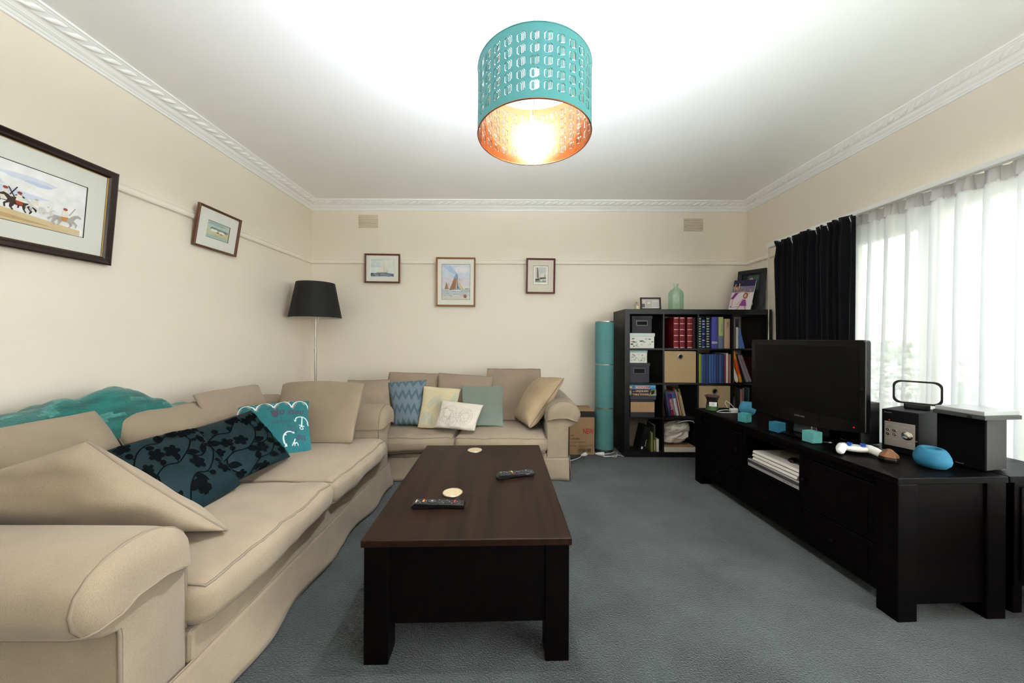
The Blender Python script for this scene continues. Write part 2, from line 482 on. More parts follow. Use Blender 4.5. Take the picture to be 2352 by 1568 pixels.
# ------------------------------------------------------------------ pictures
def paint(*cols):
    return [mat('print_%02x%02x%02x' % c, c, rough=0.8) for c in cols]
def picture(name, label, w, h, fw, fd, frame_m, mount, border, loc, rz, lean, back, shapes, mount_rgb=(226, 224, 214), line=None, gilt=None, tilt=0.0):
    """frame, mount with a bevelled window, print, glass. Local: x right, z up, front is -y, the back of the bottom edge at y = 0"""
    t = thing(name, label, 'picture', loc, rz)
    t.rotation_euler = (lean, tilt, rz)
    prof = [(0, 0), (0, -fd), (fw * .15, -fd * 1.12), (fw * .55, -fd * .95), (fw * .75, -fd * .95), (fw * .95, -fd * .7), (fw, -fd * .55), (fw, 0)]
    f = MB(); n = len(prof)
    for d, y in prof:
        for sx, sz in ((0, 0), (1, 0), (1, 1), (0, 1)):
            f.v.append(Vector((-w / 2 + d if sx == 0 else w / 2 - d, y, d if sz == 0 else h - d)))
    for i in range(n - 1):
        for k in range(4):
            f.f.append([i * 4 + k, i * 4 + (k + 1) % 4, (i + 1) * 4 + (k + 1) % 4, (i + 1) * 4 + k]); f.m.append(1 if (gilt and i == 5) else 0)
    f.build('frame', [frame_m] + ([gilt] if gilt else []), t)
    MB().bb(-w / 2 + fw * .5, w / 2 - fw * .5, -.003, 0, fw * .5, h - fw * .5).build('backing', mat('brown_backing', (120, 100, 76)), t)
    l, r_, b, tt = border
    x0, x1, z0, z1 = -w / 2 + fw + l, w / 2 - fw - r_, fw + b, h - fw - tt
    mo = MB(); ym = -fd * .45
    outer = [(-w / 2 + fw * .8, fw * .8), (w / 2 - fw * .8, fw * .8), (w / 2 - fw * .8, h - fw * .8), (-w / 2 + fw * .8, h - fw * .8)]
    inner = [(x0, z0), (x1, z0), (x1, z1), (x0, z1)]
    e = .003
    inn2 = [(x0 + e, z0 + e), (x1 - e, z0 + e), (x1 - e, z1 - e), (x0 + e, z1 - e)]
    mo.add([(x, ym, z) for x, z in outer] + [(x, ym, z) for x, z in inner] + [(x, ym + .003, z) for x, z in inn2],
           [(k, (k + 1) % 4, 4 + (k + 1) % 4, 4 + k) for k in range(4)])
    mo.f += [[4 + k, 4 + (k + 1) % 4, 8 + (k + 1) % 4, 8 + k] for k in range(4)]; mo.m += [1] * 4
    mo.build('mount', [mat('mount_%02x%02x%02x' % mount_rgb, mount_rgb, rough=0.85), mat('mount_bevel_%s' % (line is not None), line if line else (250, 248, 240), rough=.8)], t)
    cols = []
    pr = MB(); k = 0
    for c, poly in [(shapes[0], rect(0, 0, 1, 1))] + shapes[1]:
        if c not in cols: cols.append(c)
        yy = ym + .0035 - .00006 * k; k += 1
        fn = lambda u, v, yy=yy: (x0 + u * (x1 - x0), yy, z0 + v * (z1 - z0))
        if isinstance(poly, tuple) and poly[0] == 's': add_stroke(pr, poly[1], poly[2], fn, cols.index(c))
        else: pr.fill(poly, fn, cols.index(c))
    pr.build('print', [mat('print_%02x%02x%02x' % c, c, rough=.85, var=.06, vscale=25) for c in cols], t, fixn=False)
    MB().bb(-w / 2 + fw * .9, w / 2 - fw * .9, -fd * .56, -fd * .54, fw * .9, h - fw * .9).build('glass', GLASS, t)
    return t

rs = random.Random(3)
def blob(cx, cy, rx, ry, n=12, j=.25):
    return [(cx + rx * math.cos(2 * PI * k / n) * (1 + rs.uniform(-j, j)), cy + ry * math.sin(2 * PI * k / n) * (1 + rs.uniform(-j, j))) for k in range(n)]
def waves(c, n, y0, y1, x0=0, x1=1, w=.012):
    out = []
    for i in range(n):
        y = y0 + (y1 - y0) * rs.random(); x = x0 + (x1 - x0) * .8 * rs.random(); l = rs.uniform(.1, .3)
        out.append((c, ('s', [(x, y), (min(x1, x + l * .5), y + rs.uniform(-.01, .015)), (min(x1, x + l), y)], w)))
    return out
def horse(cx, cy, s, body, rider, cloth, f=1, red=None):
    P = lambda pts: [(cx + f * x * s * .62, cy + y * s) for x, y in pts]
    o = [(body, P([(-.5, .45), (-.42, .62), (-.1, .58), (.2, .62), (.42, .9), (.6, 1.0), (.78, .84), (.74, .76), (.58, .80), (.46, .58), (.4, .36), (.1, .30), (-.3, .32)])),
         (body, P([(-.5, .5), (-.7, .3), (-.66, .1), (-.58, .3), (-.46, .42)])),
         (body, P([(-.45, .42), (-.52, .1), (-.44, -.1), (-.38, -.1), (-.42, .1), (-.28, .36)])),
         (body, P([(-.25, .36), (-.22, .1), (-.3, -.08), (-.24, -.1), (-.14, .12), (-.1, .34)])),
         (body, P([(.2, .36), (.3, .12), (.2, -.06), (.26, -.1), (.38, .12), (.36, .4)])),
         (body, P([(.34, .4), (.52, .22), (.5, 0), (.56, 0), (.6, .26), (.42, .5)])),
         (cloth, P([(-.15, .62), (.18, .64), (.1, .36), (-.12, .34)])),
         (rider, P([(-.12, .6), (-.08, 1.05), (.1, 1.1), (.16, .64)])),
         (rider, P([(.05, 1.0), (.35, .86), (.33, .8), (.05, .88)]))]
    o.append((red or rider, P(ell(.02, 1.2, .1, .1, 10))))
    o.append((body, ('s', P([(.2, .8), (.45, 1.45)]), .012 * s * 3)))
    return o

tan, pale, sky_b, dk, grey, cream_w, redd, orange = (212, 190, 150), (240, 240, 240), (216, 222, 236), (58, 42, 36), (176, 172, 168), (232, 226, 212), (158, 62, 44), (206, 140, 70)
sh = [(sky_b, [(0, .8), (.3, .98), (.3, 1), (0, 1)]), (sky_b, blob(.3, .62, .2, .06)), (sky_b, blob(.62, .78, .18, .05)), ((196, 208, 234), blob(.68, .74, .08, .03)), ((214, 220, 238), blob(.45, .5, .3, .07)),
      (tan, [(0, .0), (0, .30), (.3, .24), (.6, .19), (.97, .12), (.97, .02), (.7, 0)]), ((190, 160, 112), [(.05, .20), (.4, .14), (.8, .06), (.5, .05), (.05, .08)]), ((222, 200, 160), [(.0, .28), (.4, .23), (.4, .19), (0, .2)])]
sh += horse(.49, .25, .24, dk, cream_w, cream_w, 1, redd) + horse(.575, .22, .24, dk, cream_w, redd, -1, redd) + horse(.30, .27, .24, grey, cream_w, orange, 1, redd) + horse(.14, .27, .22, dk, cream_w, orange, 1, redd)
sh += horse(.67, .27, .17, (214, 210, 204), cream_w, pale, -1, (190, 170, 160)) + horse(.74, .27, .11, (220, 216, 208), pale, pale, 1, (200, 186, 176)) + horse(.85, .15, .25, grey, cream_w, orange, 1, redd)
DKFRAME = mat('mahogany_frame', (34, 18, 16), rough=.25, coat=.3)
GILT = mat('gilt_line', (196, 160, 92), rough=.35, metal=.8)
picture('framed_picture', 'large dark-framed print of desert horse riders on the left wall', 0.80, 0.507, .042, .028, DKFRAME, 1,
        (.075, .078, .075, .085), (XL + .008, 1.520, 1.582), R(90), R(5.0), 0, (pale, sh), (222, 222, 214), line=(60, 52, 44), gilt=GILT)
BRFRAME = mat('walnut_frame', (92, 54, 32), rough=.35)
sh = [((188, 204, 200), rect(0, .55, 1, 1)), ((160, 184, 182), blob(.4, .86, .4, .08)), ((206, 200, 160), rect(0, .25, 1, .5)), ((120, 136, 124), blob(.3, .58, .16, .1)), ((112, 130, 120), blob(.75, .56, .2, .1)), ((130, 146, 136), blob(.5, .6, .2, .06)),
      ((236, 232, 222), rect(.2, .42, .45, .56)), ((240, 236, 226), [(.55, .4), (.8, .4), (.8, .5), (.68, .56), (.55, .52)]), ((140, 100, 70), blob(.5, .42, .06, .04)), ((150, 110, 80), blob(.66, .38, .1, .03)), ((170, 190, 180), rect(0, 0, 1, .22)), ((190, 190, 150), blob(.6, .22, .4, .05))]
picture('framed_picture', 'small brown-framed watercolour of white buildings on the left wall', 0.375, 0.30, .016, .02, BRFRAME, 1, (.075, .07, .07, .075),
        (XL + .008, 2.615, 1.838), R(90), R(9.0), 0, ((200, 210, 190), sh), (230, 230, 222), line=(90, 70, 52))
# on the back wall
def back_pic(px0, px1, py0, py1, label, fw, frame_m, border, shapes, mrgb, line, tilt=0.0):
    a, b = W(px0, py1, YB - .02), W(px1, py0, YB - .02)
    picture('framed_picture', label, b.x - a.x, b.z - a.z, fw, .02, frame_m, 1, border, ((a.x + b.x) / 2, YB - .023, a.z), 0, R(2.0), 0, shapes, mrgb, line, tilt=tilt)
sea, sea2, sail = (88, 108, 124), (60, 78, 94), (232, 226, 214)
sh = [((200, 214, 220), rect(0, .55, .5, 1)), ((216, 224, 222), blob(.3, .8, .3, .15)), ((226, 228, 218), blob(.7, .7, .3, .3)), (sea, [(0, .22), (.3, .2), (.7, .22), (1, .18), (1, 0), (0, 0)]), (sea2, [(0, .2), (.5, .2), (.66, .21), (.4, .15), (0, .12)])]
sh += waves((200, 212, 218), 16, .02, .17, w=.014) + waves(sea2, 12, .0, .16, w=.012)
sh += [(sail, [(.42, .25), (.5, .85), (.53, .25)]), ((222, 216, 206), [(.54, .25), (.56, .78), (.66, .25)]), (sail, [(.3, .25), (.38, .7), (.4, .25)]), ((214, 208, 200), [(.66, .26), (.68, .55), (.78, .24)]), ((90, 70, 60), [(.28, .22), (.7, .22), (.74, .25), (.26, .25)])]
back_pic(838, 919, 585, 651, 'small walnut-framed tall-ship seascape, leftmost picture on the back wall', .018, mat('red_walnut_frame', (98, 50, 30), rough=.35), (.045, .05, .05, .042), ((226, 232, 228), sh), (228, 226, 216), None, tilt=R(0.7))
brown, blue, ochre = (164, 118, 84), (132, 160, 196), (206, 188, 128)
sh = [((206, 214, 226), blob(.5, .7, .5, .3)), ((178, 198, 226), [(.02, .98), (.3, .95), (.55, .72), (.35, .74), (.1, .9)]), ((214, 206, 214), rect(0, .4, 1, .62)), ((228, 226, 228), blob(.7, .85, .28, .1)), ((190, 196, 196), rect(0, 0, 1, .3)), ((206, 204, 188), rect(0, 0, 1, .1)), ((176, 170, 118), [(.8, .3), (.96, .3), (.95, .33), (.84, .33)])]
sh += waves((150, 168, 186), 26, .1, .28, w=.008) + waves((222, 222, 214), 16, .04, .26, w=.01)
sh += [(brown, [(.28, .3), (.44, .62), (.54, .58), (.5, .31)]), ((150, 104, 72), [(.36, .32), (.44, .6), (.47, .32)]), (blue, [(.42, .62), (.52, .76), (.57, .66), (.56, .55), (.5, .6)]), ((108, 146, 184), [(.56, .56), (.53, .32), (.66, .3), (.58, .4)]), (ochre, [(.6, .5), (.78, .3), (.62, .32)]), ((214, 190, 120), [(.58, .64), (.68, .54), (.6, .55)]),
       ((90, 100, 112), [(.26, .3), (.3, .27), (.64, .27), (.68, .3)]), ((232, 232, 232), [(.24, .27), (.66, .25), (.7, .27), (.6, .29)]), (brown, [(.1, .3), (.17, .5), (.24, .3)]), ((100, 80, 66), ('s', [(.55, .28), (.56, .72)], .012)), ((100, 80, 66), ('s', [(.25, .3), (.25, .47)], .01)), ((176, 96, 84), ell(.82, .105, .06, .05)), ((120, 80, 80), ell(.83, .08, .045, .025))]
back_pic(1001.5, 1091.5, 593, 704, 'oak-framed watercolour of a brown-sailed boat, middle picture on the back wall', .018, mat('oak_frame', (140, 92, 46), rough=.35), (.045, .04, .055, .055), ((214, 218, 226), sh), (230, 227, 216), (60, 66, 84), tilt=R(0.4))
sh = [((236, 232, 222), rect(0, 0, 1, 1)), ((204, 202, 196), rect(.12, .12, .88, .92)), ((190, 196, 198), blob(.6, .7, .25, .12)), ((90, 74, 64), [(.14, .3), (.4, .35), (.46, .24), (.18, .2)]), ((120, 84, 66), [(.25, .9), (.3, .92), (.36, .4), (.26, .36)]), ((120, 84, 66), [(.33, .88), (.38, .36), (.31, .36)]), ((224, 214, 200), [(.46, .34), (.6, .62), (.72, .6), (.72, .34)]), ((176, 140, 90), [(.72, .42), (.78, .58), (.82, .42)]), ((80, 78, 72), [(.44, .28), (.86, .32), (.84, .4), (.44, .38)]), ((130, 136, 128), rect(.14, .13, .86, .22)), ((210, 212, 206), ell(.55, .2, .06, .04)), ((60, 56, 52), [(.16, .22), (.4, .24), (.3, .32), (.14, .3)])]
back_pic(1207.5, 1273.5, 594, 674, 'narrow mahogany-framed harbour etching, rightmost picture on the back wall', .019, mat('red_mahogany_frame', (88, 34, 28), rough=.35), (.058, .058, .08, .062), ((240, 236, 226), sh), (216, 206, 190), (120, 106, 84), tilt=R(0.6))

# ------------------------------------------------------------------ curtain track and curtains
TX = 2.50
t = thing('curtain_track', 'white curtain track running along the window wall', 'curtain track', (TX, 3.29, 2.10))
mb = MB(); mb.bb(-.02, .02, -5.2, 0, -.012, .018); mb.build('rail', TRIM, t, bevel=.003)
for yy in (-.05, -1.3, -2.6, -3.9):
    MB().bb(-.005, XR - TX, yy - .012, yy + .012, .0, .016).build('bracket', TRIM, t)
MB().bb(XR - TX - .03, XR - TX, -.10, -.05, -.05, .0).build('wall_block', mat('raw_wood_block', (110, 72, 46)), t)
MB().bb(-.028, .02, -.03, .075, -.03, .02).build('end_pulley', WHITEPL, t, bevel=.005)
c = MB(); c.tube([(-.02, .06, -.02), (-.018, .06, -.6), (-.012, .055, -1.1), (-.03, .055, -1.45)], .0022, 6); c.tube([(-.004, .065, -.02), (-.006, .065, -.5), (-.022, .06, -1.1), (-.033, .056, -1.45)], .0022, 6)
c.build('pull_cord', mat('cord_cotton', (196, 188, 172), rough=.8), t)

BLACKCLOTH = linen('black_curtain_cloth', (15, 15, 19), scale=600, strength=.12)
y0c, y1c, NP = 3.20, 2.475, 13
def bc(u, v):
    ph = u * NP * 2 * PI
    amp = .034 * (0.55 + .45 * v) * (1 + .4 * math.sin(u * 17))
    ysq = y0c + (y1c - y0c) * (u + .012 * math.sin(ph * 2))
    z = .08 + v * 2.0
    sway = .012 * nz((u * 4, v * 3, 0), 1.0, 3.1) * (1.2 - v)
    top = 0.0
    if v > .93:
        k = (v - .93) / .07
        amp *= (1 - .45 * math.sin(k * PI))
        top = .012 * math.sin(ph * .5 + .7) * k
    x = TX - .055 + amp * math.sin(ph) + sway + .01 * math.sin(ph * .37 + v * 3)
    return (x, ysq + .012 * math.sin(v * 5 + u * 20) * (1 - v), z + .03 * top / .012 * .4)
t = thing('curtain', 'gathered black curtain hanging beside the sheer curtain', 'curtain', (TX, 2.9, 0))
g = MB(); g.grid(lambda u, v: Vector(bc(u, v)) - Vector((TX, 2.9, 0)), 220, 36); g.build('drape', BLACKCLOTH, t, smooth=True, angle=180, solid=.003)
for k in range(NP):
    g = MB(); u = (k + .5) / NP
    p = Vector(bc(u, .985)) - Vector((TX, 2.9, 0))
    g.tube([p + Vector((.0, 0, -.02)), p + Vector((-.012, .004, .016)), p + Vector((.03, .0, .03)), p + Vector((.05, 0, .01))], .0035, 6)
    g.build('curtain_hook', WHITEPL, t, smooth=True, angle=60)
SHEER = sheer_mat('sheer_voile', (226, 227, 230), .915, .06)
SHEERHEAD = sheer_mat('sheer_heading', (200, 196, 198), .965, .05)
def sh_pt(u, v):
    y = 2.60 + (1.05 - 2.60) * u
    s = (2.60 - y)
    a = .026 + .012 * math.sin(s * 3.1)
    ph = s * 2 * PI / .115 + 1.6 * math.sin(s * 4.3) + .9 * math.sin(s * 9.1)
    k = 1 - .55 * max(0, (v - .94) / .06)
    lean = .05 * (1 - v) * math.sin(s * 2.2 + 1)
    return (TX + .045 + a * k * math.sin(ph) * (1 + .2 * math.sin(v * 4 + s * 7)), y + lean + .01 * math.sin(ph * 2), .05 + v * 2.03)
t = thing('sheer_curtain', 'white sheer curtain gathered across the far half of the window', 'curtain', (TX, 0.5, 0))
g = MB(); g.grid(lambda u, v: Vector(sh_pt(u, v * .972)) - Vector((TX, .5, 0)), 260, 20); g.build('voile', SHEER, t, smooth=True, angle=180)
def hd(u, v):
    p = Vector(sh_pt(u, .968 + .04 * v)) - Vector((TX, .5, 0))
    y = 2.60 - 1.55 * u
    p.x += .012 * math.sin(y * 2 * PI / .034) - .004; p.z += .003 * math.sin(y * 2 * PI / .05) * (v > .9)
    return p
g = MB(); g.grid(hd, 420, 3); g.build('gathered_heading', SHEERHEAD, t, smooth=True, angle=180)

# ------------------------------------------------------------------ garden outside the window
GARDEN = mat('pale_lawn', (186, 196, 168), rough=.95, var=.15, vscale=3)  # pale grey-green grass, mottled at random
tag(MB().bb(XR + .3, 14, -9, 12, -.5, -.35).build('garden_ground', GARDEN), 'pale lawn outside the window', 'lawn', kind='structure')
t = thing('garden_fence', 'pale paling fence beyond the window', 'fence', (7.2, 1.5, -.35))
FW = mat('weathered_fence', (206, 200, 190), rough=.8, var=.1, vscale=6)
pal = MB().bb(-.012, .012, -.068, .068, 0, 1.55).build('paling', FW, t, loc=(0, -7, 0))
for k in range(1, 90):
    o = bpy.data.objects.new('paling', pal.data); COL.objects.link(o); o.parent = t; o.location = (0, -7 + k * .155, 0)
MB().bb(.012, .06, -7, 7, .3, .4).build('rail', FW, t); MB().bb(.012, .06, -7, 7, 1.2, 1.3).build('rail', FW, t)
LEAFM = mat('shrub_leaf', (112, 132, 84), rough=.7, var=.3, vscale=8)
def shrub(loc, r, h, label, seed):
    rr = random.Random(seed)
    t = thing('garden_shrub', label, 'shrub', loc)
    MB().tube([(0, 0, 0), (.03, .02, h * .35), (0, 0, h * .6)], [.04, .03, .02], 7).build('stem', mat('bark', (96, 80, 64)), t)
    g = MB()
    for k in range(900):
        a, b = rr.uniform(0, 2 * PI), math.acos(rr.uniform(-1, 1)); q = rr.uniform(.55, 1) ** .5
        c = Vector((r * q * math.sin(b) * math.cos(a), r * q * math.sin(b) * math.sin(a), h * .6 + h * .42 * q * math.cos(b)))
        d = Vector((rr.uniform(-1, 1), rr.uniform(-1, 1), rr.uniform(-.3, 1))).normalized(); e = d.orthogonal().normalized(); s = rr.uniform(.05, .09)
        g.add([c - d * s, c + e * s * .45, c + d * s, c - e * s * .45], [(0, 1, 2, 3)])
    g.build('foliage', LEAFM, t, fixn=False)['kind'] = 'stuff'
shrub((5.2, 4.7, -.35), .75, 1.5, 'round green shrub outside behind the television', 4)
shrub((5.95, 2.6, -.35), .9, 2.3, 'tall leafy shrub outside behind the radio aerial', 5)

# ------------------------------------------------------------------ cushions
def pillow(name, label, corners, t, fabric, group=None, pinch=.07, wr=.010, seed=1.0, pipe=None, N=26, plump=.36, sag=.12, cat='cushion', rnd=.035):
    """corners as seen from the front: bottom left, bottom right, top right, top left (world)"""
    c = [Vector(p) for p in corners]
    base = (c[0] + c[1] + c[2] + c[3]) / 4; base.z = min(p.z for p in c)
    nrm = ((c[1] - c[0]).cross(c[3] - c[0]) + (c[2] - c[1]).cross(c[0] - c[1]) * -1).normalized()
    if nrm.dot((c[1] - c[0]).cross(c[3] - c[0])) < 0: nrm = -nrm
    def flat(u, v):
        s, w = 2 * u - 1, 2 * v - 1
        s2 = s * (1 - pinch * (1 - w * w)); w2 = w * (1 - pinch * (1 - s * s))
        k = 1 - rnd * (s * w) ** 2
        s2 = s2 * k + .012 * nz((s * 2.2, w * 2.2, seed), 1.0, seed + 9); w2 = w2 * k + .012 * nz((s * 2.2, w * 2.2, seed), 1.0, seed + 13)
        u2, v2 = (s2 + 1) / 2, (w2 + 1) / 2
        return (c[0] * (1 - u2) + c[1] * u2) * (1 - v2) + (c[3] * (1 - u2) + c[2] * u2) * v2 - base
    def front(u, v, sgn=1, off=0.0):
        s, w = 2 * u - 1, 2 * v - 1
        q = max(0.0, (1 - s * s) * (1 - w * w))
        T = t / 2 * q ** plump * (1 - sag * w)
        wk = wr * (nz((u * 3, v * 3, seed), 1.0, seed) + .6 * nz((u * 7, v * 7, seed), 1.0, seed + 5)) * min(1, q * 3)
        # pulled folds running in from the corners
        dcor = min((1 - abs(s)), (1 - abs(w)))
        wk += wr * .7 * math.sin((math.atan2(w, s) * 9) + seed) * max(0, (s * s + w * w - .7)) * min(1, dcor * 6)
        return flat(u, v) + nrm * (sgn * (T + off) + wk)
    def sp(a): return .5 - .5 * math.cos(a * PI) if True else a
    mb = MB()
    mb.grid(lambda a, b: front(sp(a), sp(b), 1), N, N, uv=True); mb.grid(lambda a, b: front(sp(a), sp(b), -1), N, N, uv=True)
    for i in list(mb.uv): mb.uv[i] = (sp(mb.uv[i][0]), sp(mb.uv[i][1]))
    me_o = mb.build(name, fabric, None, smooth=True, angle=180, loc=base)
    bm = bmesh.new(); bm.from_mesh(me_o.data); bmesh.ops.remove_doubles(bm, verts=bm.verts[:], dist=1e-5)
    bmesh.ops.recalc_face_normals(bm, faces=bm.faces[:]); bm.to_mesh(me_o.data); bm.free()
    for p in me_o.data.polygons: p.use_smooth = True
    tag(me_o, label, cat, group)
    if pipe:
        pts = [(k / 24, 0) for k in range(24)] + [(1, k / 24) for k in range(24)] + [(1 - k / 24, 1) for k in range(24)] + [(0, 1 - k / 24) for k in range(24)]
        MB().tube([front(sp(u), sp(v)) for u, v in pts], .0042, 6, closed=True).build('piping', pipe, me_o, smooth=True, angle=180)
    return me_o, front

# ------------------------------------------------------------------ sofas
def cushion_block(x0, x1, y0, y1, z0, z1, crown, bulge, seed, fabric, parent, name='seat_cushion'):
    h = Vector(((x1 - x0) / 2, (y1 - y0) / 2, (z1 - z0) / 2)); ctr = Vector(((x0 + x1) / 2, (y0 + y1) / 2, (z0 + z1) / 2)); r = min(.05, h.z * .8)
    def shape(p):
        q = Vector([max(-(h[i] - r), min(h[i] - r, p[i])) for i in range(3)]); d = p - q
        if d.length > 1e-9: p = q + d.normalized() * r
        s = [p[i] / h[i] for i in range(3)]
        o = Vector(p)
        top = max(0, s[2])
        o.z += crown * (1 - s[0] ** 2) * (1 - abs(s[1]) ** 3) * (1 if s[2] > 0 else -.3)
        o.y -= bulge * (1 - s[2] ** 2) * (1 - s[0] ** 4) * max(0, -s[1])
        o.x += .012 * s[0] * (1 - s[2] ** 2)
        o += Vector((0, 0, .013 * nz((p.x, p.y, 0), 5, seed) + .007 * nz((p.x, p.y * .4, p.z), 12, seed))) * (.3 + .7 * top)
        o.y -= (.012 * nz((p.x * 1.0, 0, p.z), 8, seed + 3) + .006 * nz((p.x * 3.0, 0, p.z * .6), 9, seed + 5)) * max(0, -s[1])
        o.z += -.008 * (1 - s[0] ** 2) * math.cos(p.x * 9 + seed) * (s[2] < 0)
        return o + ctr
    ax = lambda n, hh: sorted(set([-hh + 2 * hh * k / n for k in range(n + 1)] + [-hh + r * k / 4 for k in range(5)] + [hh - r * k / 4 for k in range(5)]))
    X, Y, Z = ax(18, h.x), ax(16, h.y), ax(3, h.z)
    mb = MB()
    def face(fn, A, B):
        o = len(mb.v)
        for b in B:
            for a in A: mb.v.append(shape(Vector(fn(a, b))))
        for j in range(len(B) - 1):
            for i in range(len(A) - 1):
                k = o + j * len(A) + i; mb.f.append([k, k + 1, k + len(A) + 1, k + len(A)]); mb.m.append(0)
    face(lambda a, b: (a, b, h.z), X, Y); face(lambda a, b: (a, b, -h.z), X, Y)
    face(lambda a, b: (a, -h.y, b), X, Z); face(lambda a, b: (a, h.y, b), X, Z)
    face(lambda a, b: (-h.x, a, b), Y, Z); face(lambda a, b: (h.x, a, b), Y, Z)
    o = mb.build(name, fabric, parent, smooth=True, angle=180)
    bm = bmesh.new(); bm.from_mesh(o.data); bmesh.ops.remove_doubles(bm, verts=bm.verts[:], dist=1e-4); bmesh.ops.recalc_face_normals(bm, faces=bm.faces[:]); bm.to_mesh(o.data); bm.free()
    for p in o.data.polygons: p.use_smooth = True
    for zz in (h.z, -h.z):
        e = r * .293
        ring = []
        n = 40
        per = [(-h.x, -h.y), (h.x, -h.y), (h.x, h.y), (-h.x, h.y)]
        for k in range(4):
            a, b = per[k], per[(k + 1) % 4]
            for i in range(n):
                ring.append(shape(Vector((a[0] + (b[0] - a[0]) * i / n, a[1] + (b[1] - a[1]) * i / n, zz))))
        MB().tube(ring, .0048, 6, closed=True).build('piping', CALICO_PIPE, o, smooth=True, angle=180)
    return o

def sofa(label, loc, rz, seat_z, seat_top, seed, back_h=.74, D=1.02):
    t = thing('sofa', label, 'sofa', loc, rz)
    # local: front of the arms at y = 0, back at y = D, centre x = 0
    IN = .77
    MB().bb(-IN + .002, IN - .002, -.012, D - .05, .03, seat_z - .002).build('base', CALICO, t, bevel=.012)
    # backrest, rounded over the top
    pr = [(D - .26, .10), (D - .25, back_h - .07), (D - .22, back_h - .02), (D - .16, back_h), (D - .07, back_h), (D - .02, back_h - .03), (D, back_h - .09), (D, .03), (D - .26, .03)]
    MB().prism(pr, lambda p, q, s: (s, p, q), -IN - .16, IN + .16).build('backrest', CALICO, t, bevel=.012)
    # rolled arms
    for s in (-1, 1):
        prof = [(IN, .03), (IN, .30), (IN, .46)]
        cxr, czr, rx, rzz = IN + .14, .552, .142, .108
        for k in range(15):
            a = R(190 - 262 * k / 14)
            prof.append((cxr + rx * math.cos(a), czr + rzz * math.sin(a)))
        prof += [(IN + .180, .43), (IN + .178, .30), (IN + .178, .03)]
        n = len(prof); ctr = Vector((IN + .10, .45))
        rows = [(0.012, .955), (0.0, .93), (0.0, .99), (.018, 1.0)] if False else [(.0, .94), (.006, .98), (.022, 1.0), (.12, 1.0), (.25, 1.0), (.45, 1.0), (.7, 1.0), (D - .02, 1.0)]
        mb = MB(); rs_ = []
        for y, sc in rows:
            for (px, pz) in prof:
                q = ctr + (Vector((px, pz)) - ctr) * sc
                zz = q.y if pz > .04 else .03
                w = .006 * nz((q.x * s, y * 1.3, q.y), 9, seed + s) * (pz > .35)
                mb.v.append(Vector((s * (q.x + w), y, zz + w)))
        m = len(rows)
        for j in range(m - 1):
            for i in range(n - 1):
                mb.f.append([j * n + i, j * n + i + 1, (j + 1) * n + i + 1, (j + 1) * n + i]); mb.m.append(0)
        mb.f.append(list(range(n))); mb.m.append(0); mb.f.append([(m - 1) * n + i for i in range(n)]); mb.m.append(0)
        arm = mb.build('arm', CALICO, t, smooth=True, angle=55)
        ring = [Vector((s * (ctr + (Vector(p) - ctr) * .985).x, .004, (ctr + (Vector(p) - ctr) * .985).y)) for p in prof[1:]]
        MB().tube(ring, .005, 6).build('piping', CALICO_PIPE, arm, smooth=True, angle=180)
        # loose cap over the roll: a cover over the top with a puckered end, hem and fall
        cap = MB(); cp = prof[3:15]; hem_o, hem_i = prof[15], (IN - .004, .50)
        cp = [hem_i] + cp + [hem_o]
        k = len(cp); rowsc = [(-.030, .30), (-.034, .62), (-.020, .90), (-.004, 1.0), (.03, 1.035), (.12, 1.035), (.3, 1.035), (.5, 1.03), (D - .26, 1.03)]
        cc = Vector((cxr - .01, czr - .015))
        for y, sc in rowsc:
            for i, p in enumerate(cp):
                q = cc + (Vector(p) - cc) * sc
                pk = .012 * nz((q.x * 22, q.y * 22, y * 6), 1.0, seed + s * 2) * (1 if y < .02 else .35)
                cap.v.append(Vector((s * (q.x + pk * .4), y - (abs(pk) if y < .01 else 0), q.y + pk * .4)))
        for j in range(len(rowsc) - 1):
            for i in range(k - 1):
                cap.f.append([j * k + i, j * k + i + 1, (j + 1) * k + i + 1, (j + 1) * k + i]); cap.m.append(0)
        cap.f.append(list(range(k))); cap.m.append(0)
        co = cap.build('arm_cap', CALICO, t, smooth=True, angle=180, sub=1)
        hem = [cap.v[j * k + k - 1] for j in range(3, len(rowsc))]
        edge = [cap.v[3 * k + i] for i in range(k)]
        MB().tube(list(reversed(hem)) + [cap.v[j * k + k - 1] for j in (2, 1, 0)] + [cap.v[j * k] for j in (0, 1)], .004, 6).build('piping', CALICO_PIPE, co, smooth=True, angle=180)
    # seat cushions
    for s in (-1, 1):
        cushion_block(s * (IN * .5) - IN * .5 + .004, s * (IN * .5) + IN * .5 - .004, -.055, D - .27, seat_z, seat_top, .035, .03, seed + s, CALICO, t)
    # valance hanging to the carpet, one length for each side
    xo = IN + .186
    def val(name_pts, seedv, n=60):
        a, b = name_pts; a = Vector(a); b = Vector(b); d = (b - a); out = Vector((d.y, -d.x)).normalized()
        def fn(u, v):
            p = a + d * u
            fl = .004 + (1 - v) * (.024 + .022 * nz((u * 7 + v * 1.2, seedv, 0), 1.0, seedv) + .010 * math.sin(u * 23 + seedv + v * 2)) + .004 * nz((u * 20 + v * 3, v * 2, seedv), 1.0, seedv)
            return (p.x + out.x * fl, p.y + out.y * fl, .008 + v * .185)
        g = MB(); g.grid(fn, n, 8); o = g.build('valance', CALICO, t, smooth=True, angle=180, solid=.003)
        MB().tube([fn(k / 40, 1.0) for k in range(41)], .004, 6).build('piping', CALICO_PIPE, o, smooth=True, angle=180)
    val(((-xo, -.006), (xo, -.006)), seed)
    val(((xo, -.004), (xo, D - .02)), seed + 2, 30); val(((-xo, D - .02), (-xo, -.004)), seed + 4, 30)
    return t
